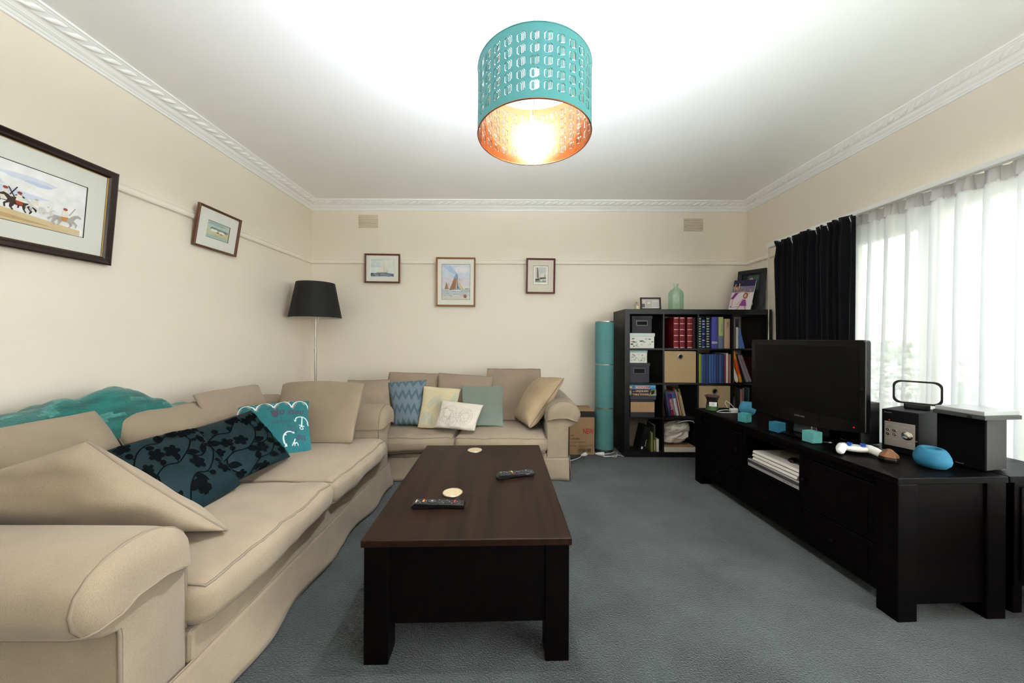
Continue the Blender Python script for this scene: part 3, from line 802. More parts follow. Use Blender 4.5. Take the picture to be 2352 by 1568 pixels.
S1 = sofa('long cream slipcovered sofa along the left wall', (-0.985, 1.828, 0), R(90), .287, .437, 2.0)
S2 = sofa('cream slipcovered sofa against the back wall', (-0.467, 2.915, 0), 0, .228, .372, 9.0, back_h=.70, D=.962)

OAT = CALICO
PK = linen('pinkish_calico', (148, 130, 111))
# ----- on the left sofa
pillow('back_cushion', 'cream back cushion nearest the camera on the left sofa', [(-1.63, .90, .47), (-1.62, 1.55, .47), (-1.83, 1.53, .865), (-1.83, .93, .85)], .17, CALICO, pipe=CALICO_PIPE, pinch=.03, seed=2.2, plump=.3)
pillow('back_cushion', 'cream back cushion behind the two dark teal cushions', [(-1.62, 1.56, .47), (-1.61, 2.10, .47), (-1.83, 2.02, .815), (-1.84, 1.57, .83)], .17, CALICO, pipe=CALICO_PIPE, pinch=.03, seed=4.2, plump=.3)
pillow('loose_cushion', 'plain cream cushion leaning in the far corner of the left sofa', [(-1.66, 2.02, .47), (-1.62, 2.50, .46), (-1.80, 2.47, .855), (-1.80, 1.955, .865)], .15, PK, pipe=CALICO_PIPE, seed=1.1)
pillow('loose_cushion', 'large cream cushion leaning on the far arm of the left sofa', [(-1.66, 2.38, .46), (-1.075, 2.36, .47), (-1.05, 2.52, .855), (-1.70, 2.58, .845)], .19, CALICO, pipe=CALICO_PIPE, seed=6.3, pinch=.045)
TEALP = mat('teal_print_cotton', (46, 108, 112), rough=.85, var=.06, vscale=14, stretch=(4, 4, .6), spec=.15)
tp, fr = pillow('printed_cushion', 'bright teal cushion printed with anchors and upside-down lettering', [(-1.60, 2.02, .475), (-1.255, 2.20, .478), (-1.335, 2.31, .770), (-1.755, 2.19, .738)], .13, TEALP, seed=3.4, wr=.008)
INK = mat('grey_ink', (72, 70, 86), rough=.9); WINK = mat('white_ink', (214, 224, 222), rough=.9); BINK = mat('brown_ink', (132, 124, 116), rough=.9)
fn = lambda u, v: fr(min(.99, max(.01, u)), min(.99, max(.01, v)), 1, .0022)
fn2 = lambda u, v: fr(min(.99, max(.01, u)), min(.99, max(.01, v)), 1, .0030)
d = MB()
put_text(d, 'nets', fn, .815, .60, .13, .23, PI + .06, 0, .25, bold=True); put_text(d, 'of', fn, .60, .61, .17, .13, PI + .06, 0, .25, bold=True)
put_text(d, 'HOLDS', fn, .60, .41, .07, .26, PI + .1, 0, .4); put_text(d, 'ONCE IT', fn, .70, .245, .15, .20, PI + .05, 0)
put_text(d, 'the', fn, .87, .09, .11, .13, PI + .1, 0, .2, bold=True)
d.fill([(.45, .68), (.56, .68), (.53, .50), (.47, .53)], fn, 0); add_stroke(d, [(.40, .70), (.47, .72), (.56, .71)], .02, fn, 0)
for k in range(4):
    cx = .125 + k * .25
    add_stroke(d, [(cx - .125 + .25 * i / 12, .74 + .19 * math.sin(PI * i / 12) ** .7) for i in range(13)], .022, fn2, 1)
    add_stroke(d, [(cx - .115 + .23 * i / 10, .70 + .18 * math.sin(PI * i / 10) ** .7) for i in (0, 1, 2, 3)], .022, fn, 2)
    add_stroke(d, [(cx - .115 + .23 * i / 10, .70 + .18 * math.sin(PI * i / 10) ** .7) for i in (6, 7, 8)], .026, fn, 2)
for k in range(46):
    u = rs.uniform(.02, .97); v = rs.uniform(.86, .985)
    if v < .76 + .19 * abs(math.sin(PI * (u / .25))) ** .7: continue
    add_stroke(d, [(u, v), (u + .012, v - .016), (u + .03, v - .004)], .005, fn, 1)
def anchor(cx, cy, s, rot):
    ca, sa = math.cos(rot), math.sin(rot)
    T = lambda pts: [(cx + (x * ca - y * sa) * s, cy + (x * sa + y * ca) * s * 1.15) for x, y in pts]
    add_stroke(d, T([(0, .42), (0, -.5)]), .09 * s, fn2, 1)
    add_stroke(d, T([(-.2, .3), (.2, .3)]), .08 * s, fn2, 1)
    add_stroke(d, T([(.12 * math.cos(a * PI / 6), .54 + .12 * math.sin(a * PI / 6)) for a in range(13)]), .06 * s, fn2, 1)
    add_stroke(d, T([(.46 * math.cos(PI + PI * a / 10), -.1 + .42 * math.sin(PI + PI * a / 10)) for a in range(11)]), [.03 * s] + [.11 * s] * 9 + [.03 * s], fn2, 1)
    d.fill(T([(.36, -.1), (.58, -.12), (.48, .08)]), fn2, 1); d.fill(T([(-.36, -.1), (-.58, -.12), (-.48, .08)]), fn2, 1)
anchor(.885, .40, .20, PI - .1); anchor(.70, .085, .19, PI + .9)
d.build('print', [INK, WINK, BINK], tp, fixn=False)

# two dark satin cushions with a flocked flower pattern
SATIN = mat('dark_teal_satin', (6, 33, 38), rough=.55, spec=.3, var=.15, vscale=4)
FLOCK = mat('black_flock', (8, 12, 13), rough=.95, spec=.05)
def floral(front, obj, seed):
    rr = random.Random(seed); d = MB()
    ff = lambda u, v: front(min(.985, max(.015, u)), min(.985, max(.015, v)), 1, .0020)
    def fl_fan(pts, c):
        o = len(d.v); d.v.append(ff(*c)); n = len(pts)
        mid = [((p[0] + c[0]) / 2, (p[1] + c[1]) / 2) for p in pts]
        d.v.extend(ff(*p) for p in mid); d.v.extend(ff(*p) for p in pts)
        for i in range(n):
            j = (i + 1) % n
            d.f.append([o, o + 1 + i, o + 1 + j]); d.m.append(0)
            d.f.append([o + 1 + i, o + 1 + n + i, o + 1 + n + j, o + 1 + j]); d.m.append(0)
    def flower(cx, cy, s):
        a0 = rr.uniform(0, 6)
        fl_fan([(cx + s * (.84 + .17 * math.cos(5 * a) - .05 * math.cos(10 * a)) * math.cos(a + a0), cy + s * (.84 + .17 * math.cos(5 * a) - .05 * math.cos(10 * a)) * math.sin(a + a0)) for a in [2 * PI * k / 30 for k in range(30)]], (cx, cy))
    def leafp(x, y, ang, l, w):
        ca, sa = math.cos(ang), math.sin(ang)
        pts = []
        for k in range(9):
            q = k / 8; pts.append((q * l, w * math.sin(PI * q ** .8) * .5))
        for k in range(7, 0, -1):
            q = k / 8; pts.append((q * l, -w * math.sin(PI * q ** .8) * .5))
        pts = [(x + a * ca - b * sa, y + a * sa + b * ca) for a, b in pts]
        fl_fan(pts, (x + l * .5 * ca, y + l * .5 * sa))
    stems = [([(.02, .30), (.15, .40), (.28, .46), (.42, .44), (.55, .50), (.68, .62), (.75, .74), (.72, .86)]),
             ([(.30, .02), (.38, .14), (.50, .22), (.64, .22), (.78, .30), (.90, .44), (.97, .58)]),
             ([(.04, .62), (.14, .74), (.26, .80), (.40, .78), (.50, .86), (.62, .95)]),
             ([(.55, .50), (.66, .44), (.78, .46), (.86, .56), (.88, .70)]),
             ([(.15, .40), (.12, .24), (.20, .10)])]
    for st in stems:
        # resample smoothly
        sm = []
        for i in range(len(st) - 1):
            p0, p1, p2, p3 = st[max(i - 1, 0)], st[i], st[i + 1], st[min(i + 2, len(st) - 1)]
            for k in range(5):
                q = k / 5
                sm.append(tuple(.5 * ((2 * p1[j]) + (-p0[j] + p2[j]) * q + (2 * p0[j] - 5 * p1[j] + 4 * p2[j] - p3[j]) * q * q + (-p0[j] + 3 * p1[j] - 3 * p2[j] + p3[j]) * q ** 3) for j in (0, 1)))
        sm.append(st[-1]); add_stroke(d, sm, .016, ff)
        for i in range(3, len(sm) - 2, 6):
            a = math.atan2(sm[i + 1][1] - sm[i][1], sm[i + 1][0] - sm[i][0]) + rr.choice((-1, 1)) * rr.uniform(.6, 1.1)
            if rr.random() < .6: leafp(sm[i][0], sm[i][1], a, rr.uniform(.14, .19), rr.uniform(.075, .105))
            else:
                q = (sm[i][0] + .07 * math.cos(a), sm[i][1] + .07 * math.sin(a)); add_stroke(d, [sm[i], q], .009, ff)
                fl_fan(ell(q[0], q[1], .040, .032, 14, a), q)
        flower(sm[-1][0], sm[-1][1], .075)
    for cx, cy, s in ((.44, .60, .095), (.28, .63, .085), (.62, .36, .095), (.87, .19, .085), (.10, .90, .08), (.84, .88, .085), (.50, .07, .085), (.12, .52, .07), (.94, .90, .06)): flower(cx, cy, s)
    d.build('flocked_flowers', FLOCK, obj, fixn=False)
p1, f1 = pillow('satin_cushion', 'dark teal satin cushion with black flowers beside the printed teal cushion', [(-1.335, 1.60, .478), (-1.30, 2.06, .476), (-1.60, 2.135, .745), (-1.63, 1.68, .725)], .13, SATIN, seed=5.5, wr=.008)
floral(f1, p1, 11)
p2, f2 = pillow('satin_cushion', 'dark teal satin cushion with black flowers nearest the camera', [(-1.25, 1.26, .480), (-1.285, 1.665, .485), (-1.575, 1.735, .735), (-1.615, 1.37, .735)], .13, SATIN, seed=8.5, wr=.010)
floral(f2, p2, 12)
pillow('loose_cushion', 'big cream piped cushion slumped on the near sofa arm', [(-1.045, 1.28, .475), (-1.72, 1.27, .48), (-1.88, 1.03, .675), (-1.322, 1.085, .858)],
       .27, CALICO, pipe=CALICO_PIPE, seed=7.7, wr=.022, pinch=.045, plump=.36, rnd=.0)

# teal throw bunched on top of the backrest
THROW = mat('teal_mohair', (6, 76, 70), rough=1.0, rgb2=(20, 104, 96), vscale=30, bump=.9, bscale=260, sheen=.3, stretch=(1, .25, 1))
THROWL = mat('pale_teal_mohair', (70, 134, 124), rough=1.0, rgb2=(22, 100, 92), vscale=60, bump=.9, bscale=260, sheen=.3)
t = thing('throw_blanket', 'teal mohair throw with a fringe bunched along the sofa back', 'blanket', (-1.95, 1.4, .74))
def throw_h(y):
    pts = [(.60, .10), (1.20, .13), (1.38, .12), (1.50, .17), (1.62, .185), (1.74, .185), (1.82, .15), (1.88, .09), (2.0, .05), (2.12, .025)]
    for (a, ha), (b, hb) in zip(pts, pts[1:]):
        if a <= y <= b: k = (y - a) / (b - a); k = k * k * (3 - 2 * k); return ha + (hb - ha) * k
    return .02
def tb(u, v):
    y = .62 + u * 1.50; hh = throw_h(y)
    a = PI * (1.12 - 1.24 * v)                  # from the wall side over to the room side
    wdt = .17 * (1 - .35 * max(0, (y - 1.85) / .27))
    fold = .030 * (abs(math.sin(5 * v + 4.5 * y + 1.5 * math.sin(4 * y))) - .5) + .014 * math.sin(21 * v - 7 * y) + .035 * nz((y * 5, v * 3, 0), 1.0, 2.0)
    r = 1 + fold / max(.05, hh)
    return (.0 - math.cos(a) * -1 * wdt * (1 + fold * 2), y - 1.4, max(-.012, hh * max(-.3, math.sin(a)) * r))
g = MB(); g.grid(tb, 130, 46)
for i, f in enumerate(g.f):
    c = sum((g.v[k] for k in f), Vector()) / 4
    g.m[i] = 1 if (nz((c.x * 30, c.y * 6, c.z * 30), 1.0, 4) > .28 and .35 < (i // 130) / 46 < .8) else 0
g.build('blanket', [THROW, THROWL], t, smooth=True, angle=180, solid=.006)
g = MB()
rr = random.Random(5)
for k in range(34):
    v = .10 + .8 * k / 34; p = Vector(tb(.99, v)); q = p + Vector((rr.uniform(-.01, .03), rr.uniform(.05, .12), -.005)); q.z = max(.006, p.z * .5)
    g.tube([p, (p + q) / 2 + Vector((rr.uniform(-.01, .01), 0, .012)), q], .0035, 5)
for k in range(9):
    p = Vector(tb(.42 + .010 * k, .40)); q = p + Vector((rr.uniform(.0, .03), rr.uniform(-.07, -.03), rr.uniform(-.004, .006)))
    g.tube([p, (p + q) / 2 + Vector((0, 0, .008)), q], .003, 5)
g.build('fringe', THROW, t, smooth=True, angle=180)['kind'] = 'stuff'

# ----- on the back sofa
SZ = .405
pillow('back_cushion', 'cream back cushion behind the feather-patterned cushion', [(-1.22, 3.28, SZ), (-.70, 3.28, SZ), (-.70, 3.50, .835), (-1.235, 3.50, .85)], .16, PK, pipe=CALICO_PIPE, seed=11.1, pinch=.04)
pillow('back_cushion', 'tallest cream back cushion, on the right of the back sofa', [(-.24, 3.30, SZ), (.33, 3.30, SZ), (.305, 3.54, .885), (-.25, 3.54, .885)], .16, PK, pipe=CALICO_PIPE, seed=12.1, pinch=.04)
pillow('back_cushion', 'middle cream back cushion, behind the grey-green cushion', [(-.715, 3.22, SZ), (-.19, 3.22, SZ), (-.168, 3.44, .815), (-.722, 3.44, .85)], .15, PK, pipe=CALICO_PIPE, seed=13.1, pinch=.045)
pillow('loose_cushion', 'cream cushion on the left arm of the back sofa', [(-1.42, 3.12, .50), (-1.05, 3.10, .42), (-1.14, 3.30, .80), (-1.57, 3.33, .785)], .17, PK, pipe=CALICO_PIPE, seed=14.1)
pillow('loose_cushion', 'cream cushion tilted against the right arm of the back sofa', [(.03, 3.33, .42), (.155, 2.975, .415), (.475, 3.06, .845), (.27, 3.44, .80)], .20, linen('satin_calico', (172, 150, 120), strength=.15), pipe=CALICO_PIPE, seed=15.5, wr=.014)

def feather_mat():
    m = mat('feather_print', (86, 116, 132), rough=.85, spec=.15)
    nt = m.node_tree; N = nt.nodes; L = nt.links; b = N['Principled BSDF']
    uv = N.new('ShaderNodeUVMap'); uv.uv_map = 'UVMap'
    sx = N.new('ShaderNodeSeparateXYZ'); L.new(uv.outputs[0], sx.inputs[0])
    def mth(op, a, b_=None, c=None):
        n = N.new('ShaderNodeMath'); n.operation = op
        for i, q in enumerate((a, b_, c)):
            if q is None: continue
            if hasattr(q, 'default_value') or hasattr(q, 'links'): L.new(q, n.inputs[i])
            else: n.inputs[i].default_value = q
        return n.outputs[0]
    nzn = N.new('ShaderNodeTexNoise'); nzn.inputs['Scale'].default_value = 5.0; L.new(uv.outputs[0], nzn.inputs['Vector'])
    wob = mth('MULTIPLY', mth('SUBTRACT', nzn.outputs['Fac'], .5), .35)
    u = mth('ADD', mth('MULTIPLY', sx.outputs[0], 5.0), wob)
    tri = mth('PINGPONG', u, .5)                       # zigzag across
    cell = mth('FLOOR', mth('MULTIPLY', u, 2.0))
    band = mth('ADD', mth('ADD', mth('MULTIPLY', sx.outputs[1], 5.0), mth('MULTIPLY', tri, 1.6)), wob)
    barb = mth('ADD', mth('MULTIPLY', sx.outputs[1], 42.0), mth('MULTIPLY', tri, 44.0))
    line = mth('GREATER_THAN', mth('FRACT', mth('ADD', barb, mth('MULTIPLY', wob, 6.0))), .62)
    patch = mth('GREATER_THAN', mth('FRACT', mth('MULTIPLY', band, .62)), .35)
    fac = mth('MULTIPLY', line, mth('ADD', mth('MULTIPLY', patch, .6), .3))
    r = N.new('ShaderNodeMix'); r.data_type = 'RGBA'
    L.new(fac, r.inputs['Factor']); r.inputs['A'].default_value = (*lin((62, 88, 102)), 1); r.inputs['B'].default_value = (*lin((166, 174, 176)), 1)
    L.new(r.outputs['Result'], b.inputs['Base Color'])
    return m
pillow('patterned_cushion', 'slate-blue cushion with a white feather pattern', [(-1.035, 3.08, SZ + .005), (-.80, 3.06, SZ + .005), (-.785, 3.26, .805), (-1.165, 3.27, .775)], .12, feather_mat(), seed=16.2, wr=.007)
CREAMF = linen('ivory_cotton', (198, 184, 150), strength=.15)
cf, ff_ = pillow('patterned_cushion', 'ivory cushion with faint blue leaf sprigs', [(-.82, 3.02, SZ), (-.50, 3.02, SZ), (-.455, 3.19, .725), (-.80, 3.17, .755)], .12, CREAMF, seed=17.9, wr=.013)
d = MB(); fn = lambda u, v: ff_(min(.98, max(.02, u)), min(.98, max(.02, v)), 1, .0016)
for bx, by, ang in ((.10, .15, 1.3), (.35, .10, 1.7), (.18, .55, 1.0), (.55, .55, 1.9), (.80, .60, 1.2)):
    pts = [(bx + math.cos(ang) * .3 * k / 6, by + math.sin(ang) * .3 * k / 6 + .01 * math.sin(k)) for k in range(7)]
    add_stroke(d, pts, .008, fn)
    for k in range(1, 7):
        for sg in (-1, 1):
            a = ang + sg * .9; c = (pts[k][0] + .05 * math.cos(a), pts[k][1] + .05 * math.sin(a)); d.fill(ell(c[0], c[1], .04, .016, 10, a), fn)
d.build('printed_sprigs', mat('pale_blue_ink', (172, 178, 164), rough=.9), cf, fixn=False)['kind'] = 'stuff'
GREYG = linen('grey_green_cotton', (118, 126, 116), strength=.2)
pillow('plain_cushion', 'plain grey-green cushion on the back sofa', [(-.445, 3.07, SZ), (-.058, 3.07, SZ), (-.068, 3.26, .748), (-.465, 3.26, .748)], .13, GREYG, seed=18.4, wr=.008)
WHITEC = linen('white_cotton', (206, 198, 182), strength=.12)
ws, fs_ = pillow('patterned_cushion', 'small white cushion with looping circle lines', [(-.655, 2.93, SZ + .03), (-.30, 2.90, SZ + .005), (-.228, 2.99, .615), (-.60, 3.02, .655)], .12, WHITEC, seed=19.3, wr=.010)
d = MB(); fn = lambda u, v: fs_(min(.98, max(.02, u)), min(.98, max(.02, v)), 1, .0016)
rr = random.Random(8)
for k in range(9):
    cx, cy, r = rr.uniform(.15, .5), rr.uniform(.3, .7), rr.uniform(.12, .3)
    add_stroke(d, [(cx + r * .8 * math.cos(2 * PI * i / 30), cy + r * 1.25 * math.sin(2 * PI * i / 30)) for i in range(31)], .0035, fn)
for k in range(16):
    a = 2 * PI * k / 16; cx, cy = .68 + .14 * math.cos(a), .55 + .24 * math.sin(a); r = rr.uniform(.04, .07)
    add_stroke(d, [(cx + r * .8 * math.cos(2 * PI * i / 18), cy + r * 1.3 * math.sin(2 * PI * i / 18)) for i in range(19)], .0035, fn)
d.build('printed_loops', mat('grey_line_ink', (104, 98, 92), rough=.9), ws, fixn=False)

# ------------------------------------------------------------------ coffee table
t = thing('coffee_table', 'dark stained wooden coffee table with block legs in the middle of the room', 'table', (-.172, 1.812, 0), R(1.6))
hw, hl = .382, .558
MB().bb(-hw, hw, -hl, hl, .432, .458).build('top', TABLEWOOD, t, bevel=.003)
for sx in (-1, 1):
    for sy in (-1, 1):
        x0, y0 = sx * (hw - .008), sy * (hl - .012)
        MB().bb(min(x0, x0 - sx * .088), max(x0, x0 - sx * .088), min(y0, y0 - sy * .088), max(y0, y0 - sy * .088), 0, .432).build('leg', DARKWOOD, t, bevel=.003)
for sy in (-1, 1):
    y0 = sy * (hl - .018)
    MB().bb(-hw + .09, hw - .09, min(y0, y0 - sy * .03), max(y0, y0 - sy * .03), .145, .432).build('end_panel', DARKWOOD, t, bevel=.002)
for sx in (-1, 1):
    x0 = sx * (hw - .016)
    MB().bb(min(x0, x0 - sx * .03), max(x0, x0 - sx * .03), -hl + .1, hl - .1, .30, .432).build('side_rail', DARKWOOD, t, bevel=.002)
MB().bb(-hw + .03, hw - .03, -hl + .05, hl - .05, .145, .17).build('lower_shelf', DARKWOOD, t)

COAST = mat('cork_coaster', (176, 156, 120), rough=.6, var=.2, vscale=160)
def coaster(px, py, Y, label):
    c = W(px, py, Y)
    t = thing('coaster', label, 'coaster', (c.x, Y, .458), 0, 'round coasters')
    MB().lathe([(.043, 0), (.0475, .0012), (.0475, .0045), (.046, .006), (.044, .0055)], 48, cap1=False).build('rim', STEEL, t, smooth=True)
    MB().lathe([(.045, .003), (.045, .0052), (.03, .0056), (.008, .0056)], 48).build('pad', COAST, t, smooth=True)
coaster(1092, 1035, 2.251, 'round metal-rimmed coaster at the far end of the coffee table')
coaster(1041, 1133, 1.63, 'round metal-rimmed coaster behind the near remote control')

REM = mat('remote_black', (9, 9, 10), rough=.3, coat=.2)
RBT = mat('remote_buttons', (46, 46, 48), rough=.5); RLG = mat('remote_light_marks', (190, 190, 186), rough=.5); RRD = mat('remote_red', (176, 44, 36), rough=.4); RGR = mat('remote_green', (60, 150, 96), rough=.4); RYL = mat('remote_yellow', (206, 180, 60), rough=.4)
def remote(label, a, b, w, spec):
    a, b = Vector((*a, .458)), Vector((*b, .458)); L_ = (b - a).length
    t = thing('remote_control', label, 'remote control', (a + b) / 2, math.atan2(b.y - a.y, b.x - a.x))
    pr = [(-L_ / 2, .010), (-L_ / 2 + .012, .001), (-L_ * .2, 0), (-L_ * .1, .005), (L_ * .28, .005), (L_ * .36, 0), (L_ / 2 - .01, .001), (L_ / 2, .008), (L_ / 2 - .004, .019), (-L_ / 2 + .016, .026)]
    MB().prism(pr, lambda p, q, s: (p, s, q), -w / 2, w / 2).build('body', REM, t, bevel=.003)
    top = lambda x: .026 + (x + L_ / 2 - .016) / (L_ - .02) * (-.007) + .0001
    bt = MB(); lt = MB(); rd = MB(); gr = MB(); ye = MB()
    nx = 17
    for i in range(nx):
        x = -L_ / 2 + .028 + (L_ - .05) * i / (nx - 1)
        if spec == 1 and i in (4, 5, 6, 7):
            if i == 5: bt.lathe([(.016, 0), (.016, .0022), (.012, .003)], 20, (x + .004, 0, top(x))); lt.lathe([(.004, 0), (.004, .0034)], 10, (x + .004, 0, top(x)))
            continue
        if spec == 2 and i in (8, 9, 10):
            if i == 9: bt.lathe([(.014, 0), (.014, .0022), (.01, .003)], 20, (x, 0, top(x)))
            continue
        for j in (-1, 0, 1):
            tgt = bt
            if spec == 1 and i == 2 and j == 1: tgt = rd
            if spec == 1 and i == 2 and j == 0: tgt = ye
            if spec == 1 and i in (14,) and j in (0, 1): tgt = rd
            if spec == 2 and i == 6: tgt = (rd, gr, ye)[j + 1]
            if spec == 2 and i == 0 and j == 1: tgt = gr
            if spec == 2 and i == 14 and j == 1: tgt = gr
            yy = j * w * .28; z = top(x)
            tgt.bb(x - .0034, x + .0034, yy - .0042, yy + .0042, z, z + .0018)
            if (i + j) % 3 == 0: lt.bb(x - .0012, x + .0012, yy - .002, yy + .002, z + .0018, z + .0019)
    bt.build('buttons', RBT, t)
    if lt.v: lt.build('button_marks', RLG, t)
    if rd.v: rd.build('red_button', RRD, t)
    if gr.v: gr.build('green_button', RGR, t)
    if ye.v: ye.build('yellow_button', RYL, t)
    if spec == 2:
        lg = MB(); put_text(lg, 'SONY', lambda x, z: (x, -w / 2 - .0006, z), L_ * .3, .014, .004, .022); lg.build('lettering', RLG, t, fixn=False)
    else:
        x = -L_ / 2 + .02; lg = MB().bb(x - .002, x + .002, -.011, .011, top(x), top(x) + .0006); lg.build('lettering', RLG, t)
    return t
remote('black remote control with red buttons in front of the near coaster', (-.425, 1.495), (-.197, 1.50), .045, 1)
remote('black remote control with a blue sheen near the right edge of the coffee table', (-.075, 1.80), (.125, 1.865), .046, 2)

# ------------------------------------------------------------------ media unit
UX, UY, UA = 1.592, 2.192, R(-87.3)
t = thing('media_unit', 'long dark wooden television unit with an open niche', 'tv unit', (UX, UY, 0), UA)
HL, DP, ZT = .738, .49, .607
MB().bb(-HL - .004, HL + .004, -.008, DP, ZT - .028, ZT).build('top', DARKWOOD, t, bevel=.003)
for sx in (-1, 1):
    for y0 in (0, DP - .09):
        x0 = sx * HL
        MB().bb(min(x0, x0 - sx * .085), max(x0, x0 - sx * .085), y0, y0 + .085, 0, ZT - .028).build('leg', DARKWOOD, t, bevel=.003)
    x0 = sx * (HL - .012)
    MB().bb(min(x0, x0 - sx * .025), max(x0, x0 - sx * .025), .08, DP - .08, .065, ZT - .028).build('end_panel', DARKWOOD, t, bevel=.002)
MB().bb(-HL + .03, HL - .03, DP - .03, DP - .012, .07, ZT - .028).build('back_panel', DARKWOOD, t)
MB().bb(-HL + .03, HL - .03, .02, DP - .03, .075, .095).build('bottom_board', DARKWOOD, t)
MB().bb(-HL + .08, HL - .08, .012, .04, ZT - .066, ZT - .028).build('top_rail', DARKWOOD, t, bevel=.002)
NX0, NX1 = -.170, .250
for x in (NX0 - .012, NX1 + .012):
    MB().bb(x - .012, x + .012, .010, DP - .03, .095, ZT - .03).build('divider', DARKWOOD, t, bevel=.002)
MB().bb(NX0, NX1, .012, DP - .03, .312, .332).build('niche_shelf', DARKWOOD, t, bevel=.002)
KNOB = mat('dark_bronze_knob', (30, 22, 18), rough=.35, metal=.8)
def front(name, x0, x1, z0, z1, kx=None, kz=None):
    o = MB().bb(x0, x1, .006, .026, z0, z1).build(name, DARKWOOD, t, bevel=.003)
    MB().bb(x0 + .035, x1 - .035, .002, .006, z0 + .03, z1 - .03).build('field', DARKWOOD, o, bevel=.003)
    if kx is not None:
        k = MB(); k.lathe([(.005, 0), (.005, .010), (.011, .014), (.012, .02), (.006, .024)], 16); k.v = [Vector((kx + p.x, .002 - p.z, kz + p.y)) for p in k.v]; k.build('knob', KNOB, o, smooth=True)
front('door', -HL + .088, NX0 - .027, .278, ZT - .07, NX0 - .05, .42)
front('drawer', -HL + .088, NX0 - .027, .10, .272, (-HL + NX0) / 2 + .03, .186)
front('drawer', NX0 - .020, NX1 + .020, .10, .308, (NX0 + NX1) / 2, .204)
front('door', NX1 + .027, HL - .088, .278, ZT - .07, NX1 + .05, .42)
front('drawer', NX1 + .027, HL - .088, .10, .272, (HL + NX1) / 2 - .03, .186)
MB().bb(-HL + .085, HL - .085, .010, .03, .075, .098).build('plinth_rail', DARKWOOD, t)

UM = Matrix.Translation((UX, UY, 0)) @ Matrix.Rotation(UA, 4, 'Z')
def on_unit(x, y, z=ZT): return UM @ Vector((x, y, z))
# disc player and games console in the niche
SILV = mat('silver_plastic', (178, 174, 168), rough=.35, metal=.4)
p = on_unit((NX0 + NX1) / 2 - .002, .145, .332)
t = thing('disc_player', 'slim silver disc player under the white games console', 'disc player', p, UA)
MB().bb(-.20, .20, -.12, .16, .004, .050).build('case', SILV, t, bevel=.002)
MB().bb(-.20, .20, -.123, -.119, .026, .044).build('front_strip', mat('dark_grey_plastic', (60, 58, 58), rough=.35), t)
for x in (-.17, .17):
    MB().lathe([(.01, 0), (.01, .004)], 12, (x, -.08, 0)).build('foot', MATTBLACK, t)
for x in (.10, .125, .15): MB().bb(x - .008, x + .008, -.1235, -.119, .012, .018).build('button', mat('dull_button', (120, 118, 114), rough=.4), t)
t = thing('games_console', 'white layered games console on the disc player in the niche', 'games console', p + Vector((0, 0, .050)), UA)
PSW = mat('console_white', (214, 206, 192), rough=.5)
for k, (a, b, o) in enumerate(((.004, .020, .012), (.026, .042, .004), (.048, .064, .0))):
    pr = [(-.175 + o, -.115 + o * .6), (.19 - o, -.115 + o * .6), (.19 - o, .16), (-.175 + o, .16)]
    MB().prism(pr, lambda p_, q, s: (p_ + (s - .03) * .25, q + (s - .03) * .2, s), a, b).build('layer', PSW, t, bevel=.002)
MB().bb(-.155, .175, -.095, .15, .002, .06).build('core', MATTBLACK, t)
pc = p + Vector((0, 0, .114))
# dark pad resting on the console
q = UM.to_3x3() @ Vector((.12, -.02, 0))
t = thing('headset_pad', 'small dark game pad lying on the white console', 'game pad', pc + q, UA)
MB().lathe([(.02, 0), (.04, .006), (.045, .014), (.035, .022), (.015, .026)], 20, sx=1.2, sy=.7).build('shell', MATTBLACK, t, smooth=True)
for s in (-1, 1): MB().lathe([(.010, 0), (.018, .008), (.018, .02), (.01, .028)], 14, (s * .05, -.02, 0), sy=1.6).build('grip', MATTBLACK, t, smooth=True)

# television
TA = math.atan2(-.984, .178)
t = thing('television', 'black flat-screen television on the dark unit', 'television', (1.752, 2.085, ZT), TA)
HW2, zb0, zt0 = .335, .105, .578
def tv_outline(inset=0.0, chin=.032):
    pts = []
    x1, z1, z0 = HW2 - inset, zt0 - inset, zb0 + inset
    for cx, cz, a0 in ((x1 - .014, z1 - .014, 0), (-x1 + .014, z1 - .014, 90)):
        for k in range(5):
            a = R(a0 + 90 * k / 4); pts.append((cx + .014 * math.cos(a), cz + .014 * math.sin(a)))
    for k in range(17):
        q = -1 + 2 * k / 16; pts.append((x1 * q, z0 - chin * (1 - q * q)))
    return pts
MB().prism(tv_outline(), lambda p_, q_, s: (p_, s, q_), -.022, .014).build('bezel', BLACKPL, t, bevel=.004)
MB().prism(tv_outline(.02, .02), lambda p_, q_, s: (p_ * (1 - (s - .014) * 2.2), s, .34 + (q_ - .34) * (1 - (s - .014) * 2.4)), .014, .062).build('rear_housing', MATTBLACK, t, bevel=.008)
MB().bb(-HW2 + .030, HW2 - .030, -.0232, -.0225, zb0 + .052, zt0 - .032).build('screen', mat('dark_screen', (8, 8, 8), rough=.35, spec=.2), t)
lg = MB(); put_text(lg, 'SAMSUNG', lambda x, z: (x, -.0228, z), 0, zb0 + .018, .010, .062); lg.build('lettering', mat('silver_lettering', (170, 170, 168), rough=.3, metal=.5), t, fixn=False)
MB().lathe([(.003, 0), (.003, .001)], 10, (HW2 - .05, 0, 0)).build('standby_light', emit('standby_red', (220, 30, 20), 1.5), t)
o = t.children[-1]; o.rotation_euler = (R(90), 0, 0); o.location = (0, -.0228, zb0 + .02)
MB().lathe([(.155, 0), (.160, .004), (.158, .010), (.12, .014), (.03, .018)], 48, (0, .02, 0), sy=.62).build('stand_foot', BLACKPL, t, smooth=True, angle=50)
MB().prism([(-.06, .015), (.06, .015), (.045, .11), (-.045, .11)], lambda p_, q_, s: (p_, s, q_), .0, .04).build('stand_neck', mat('clear_smoke_plastic', (60, 62, 66), rough=.15, spec=.6), t, bevel=.006)

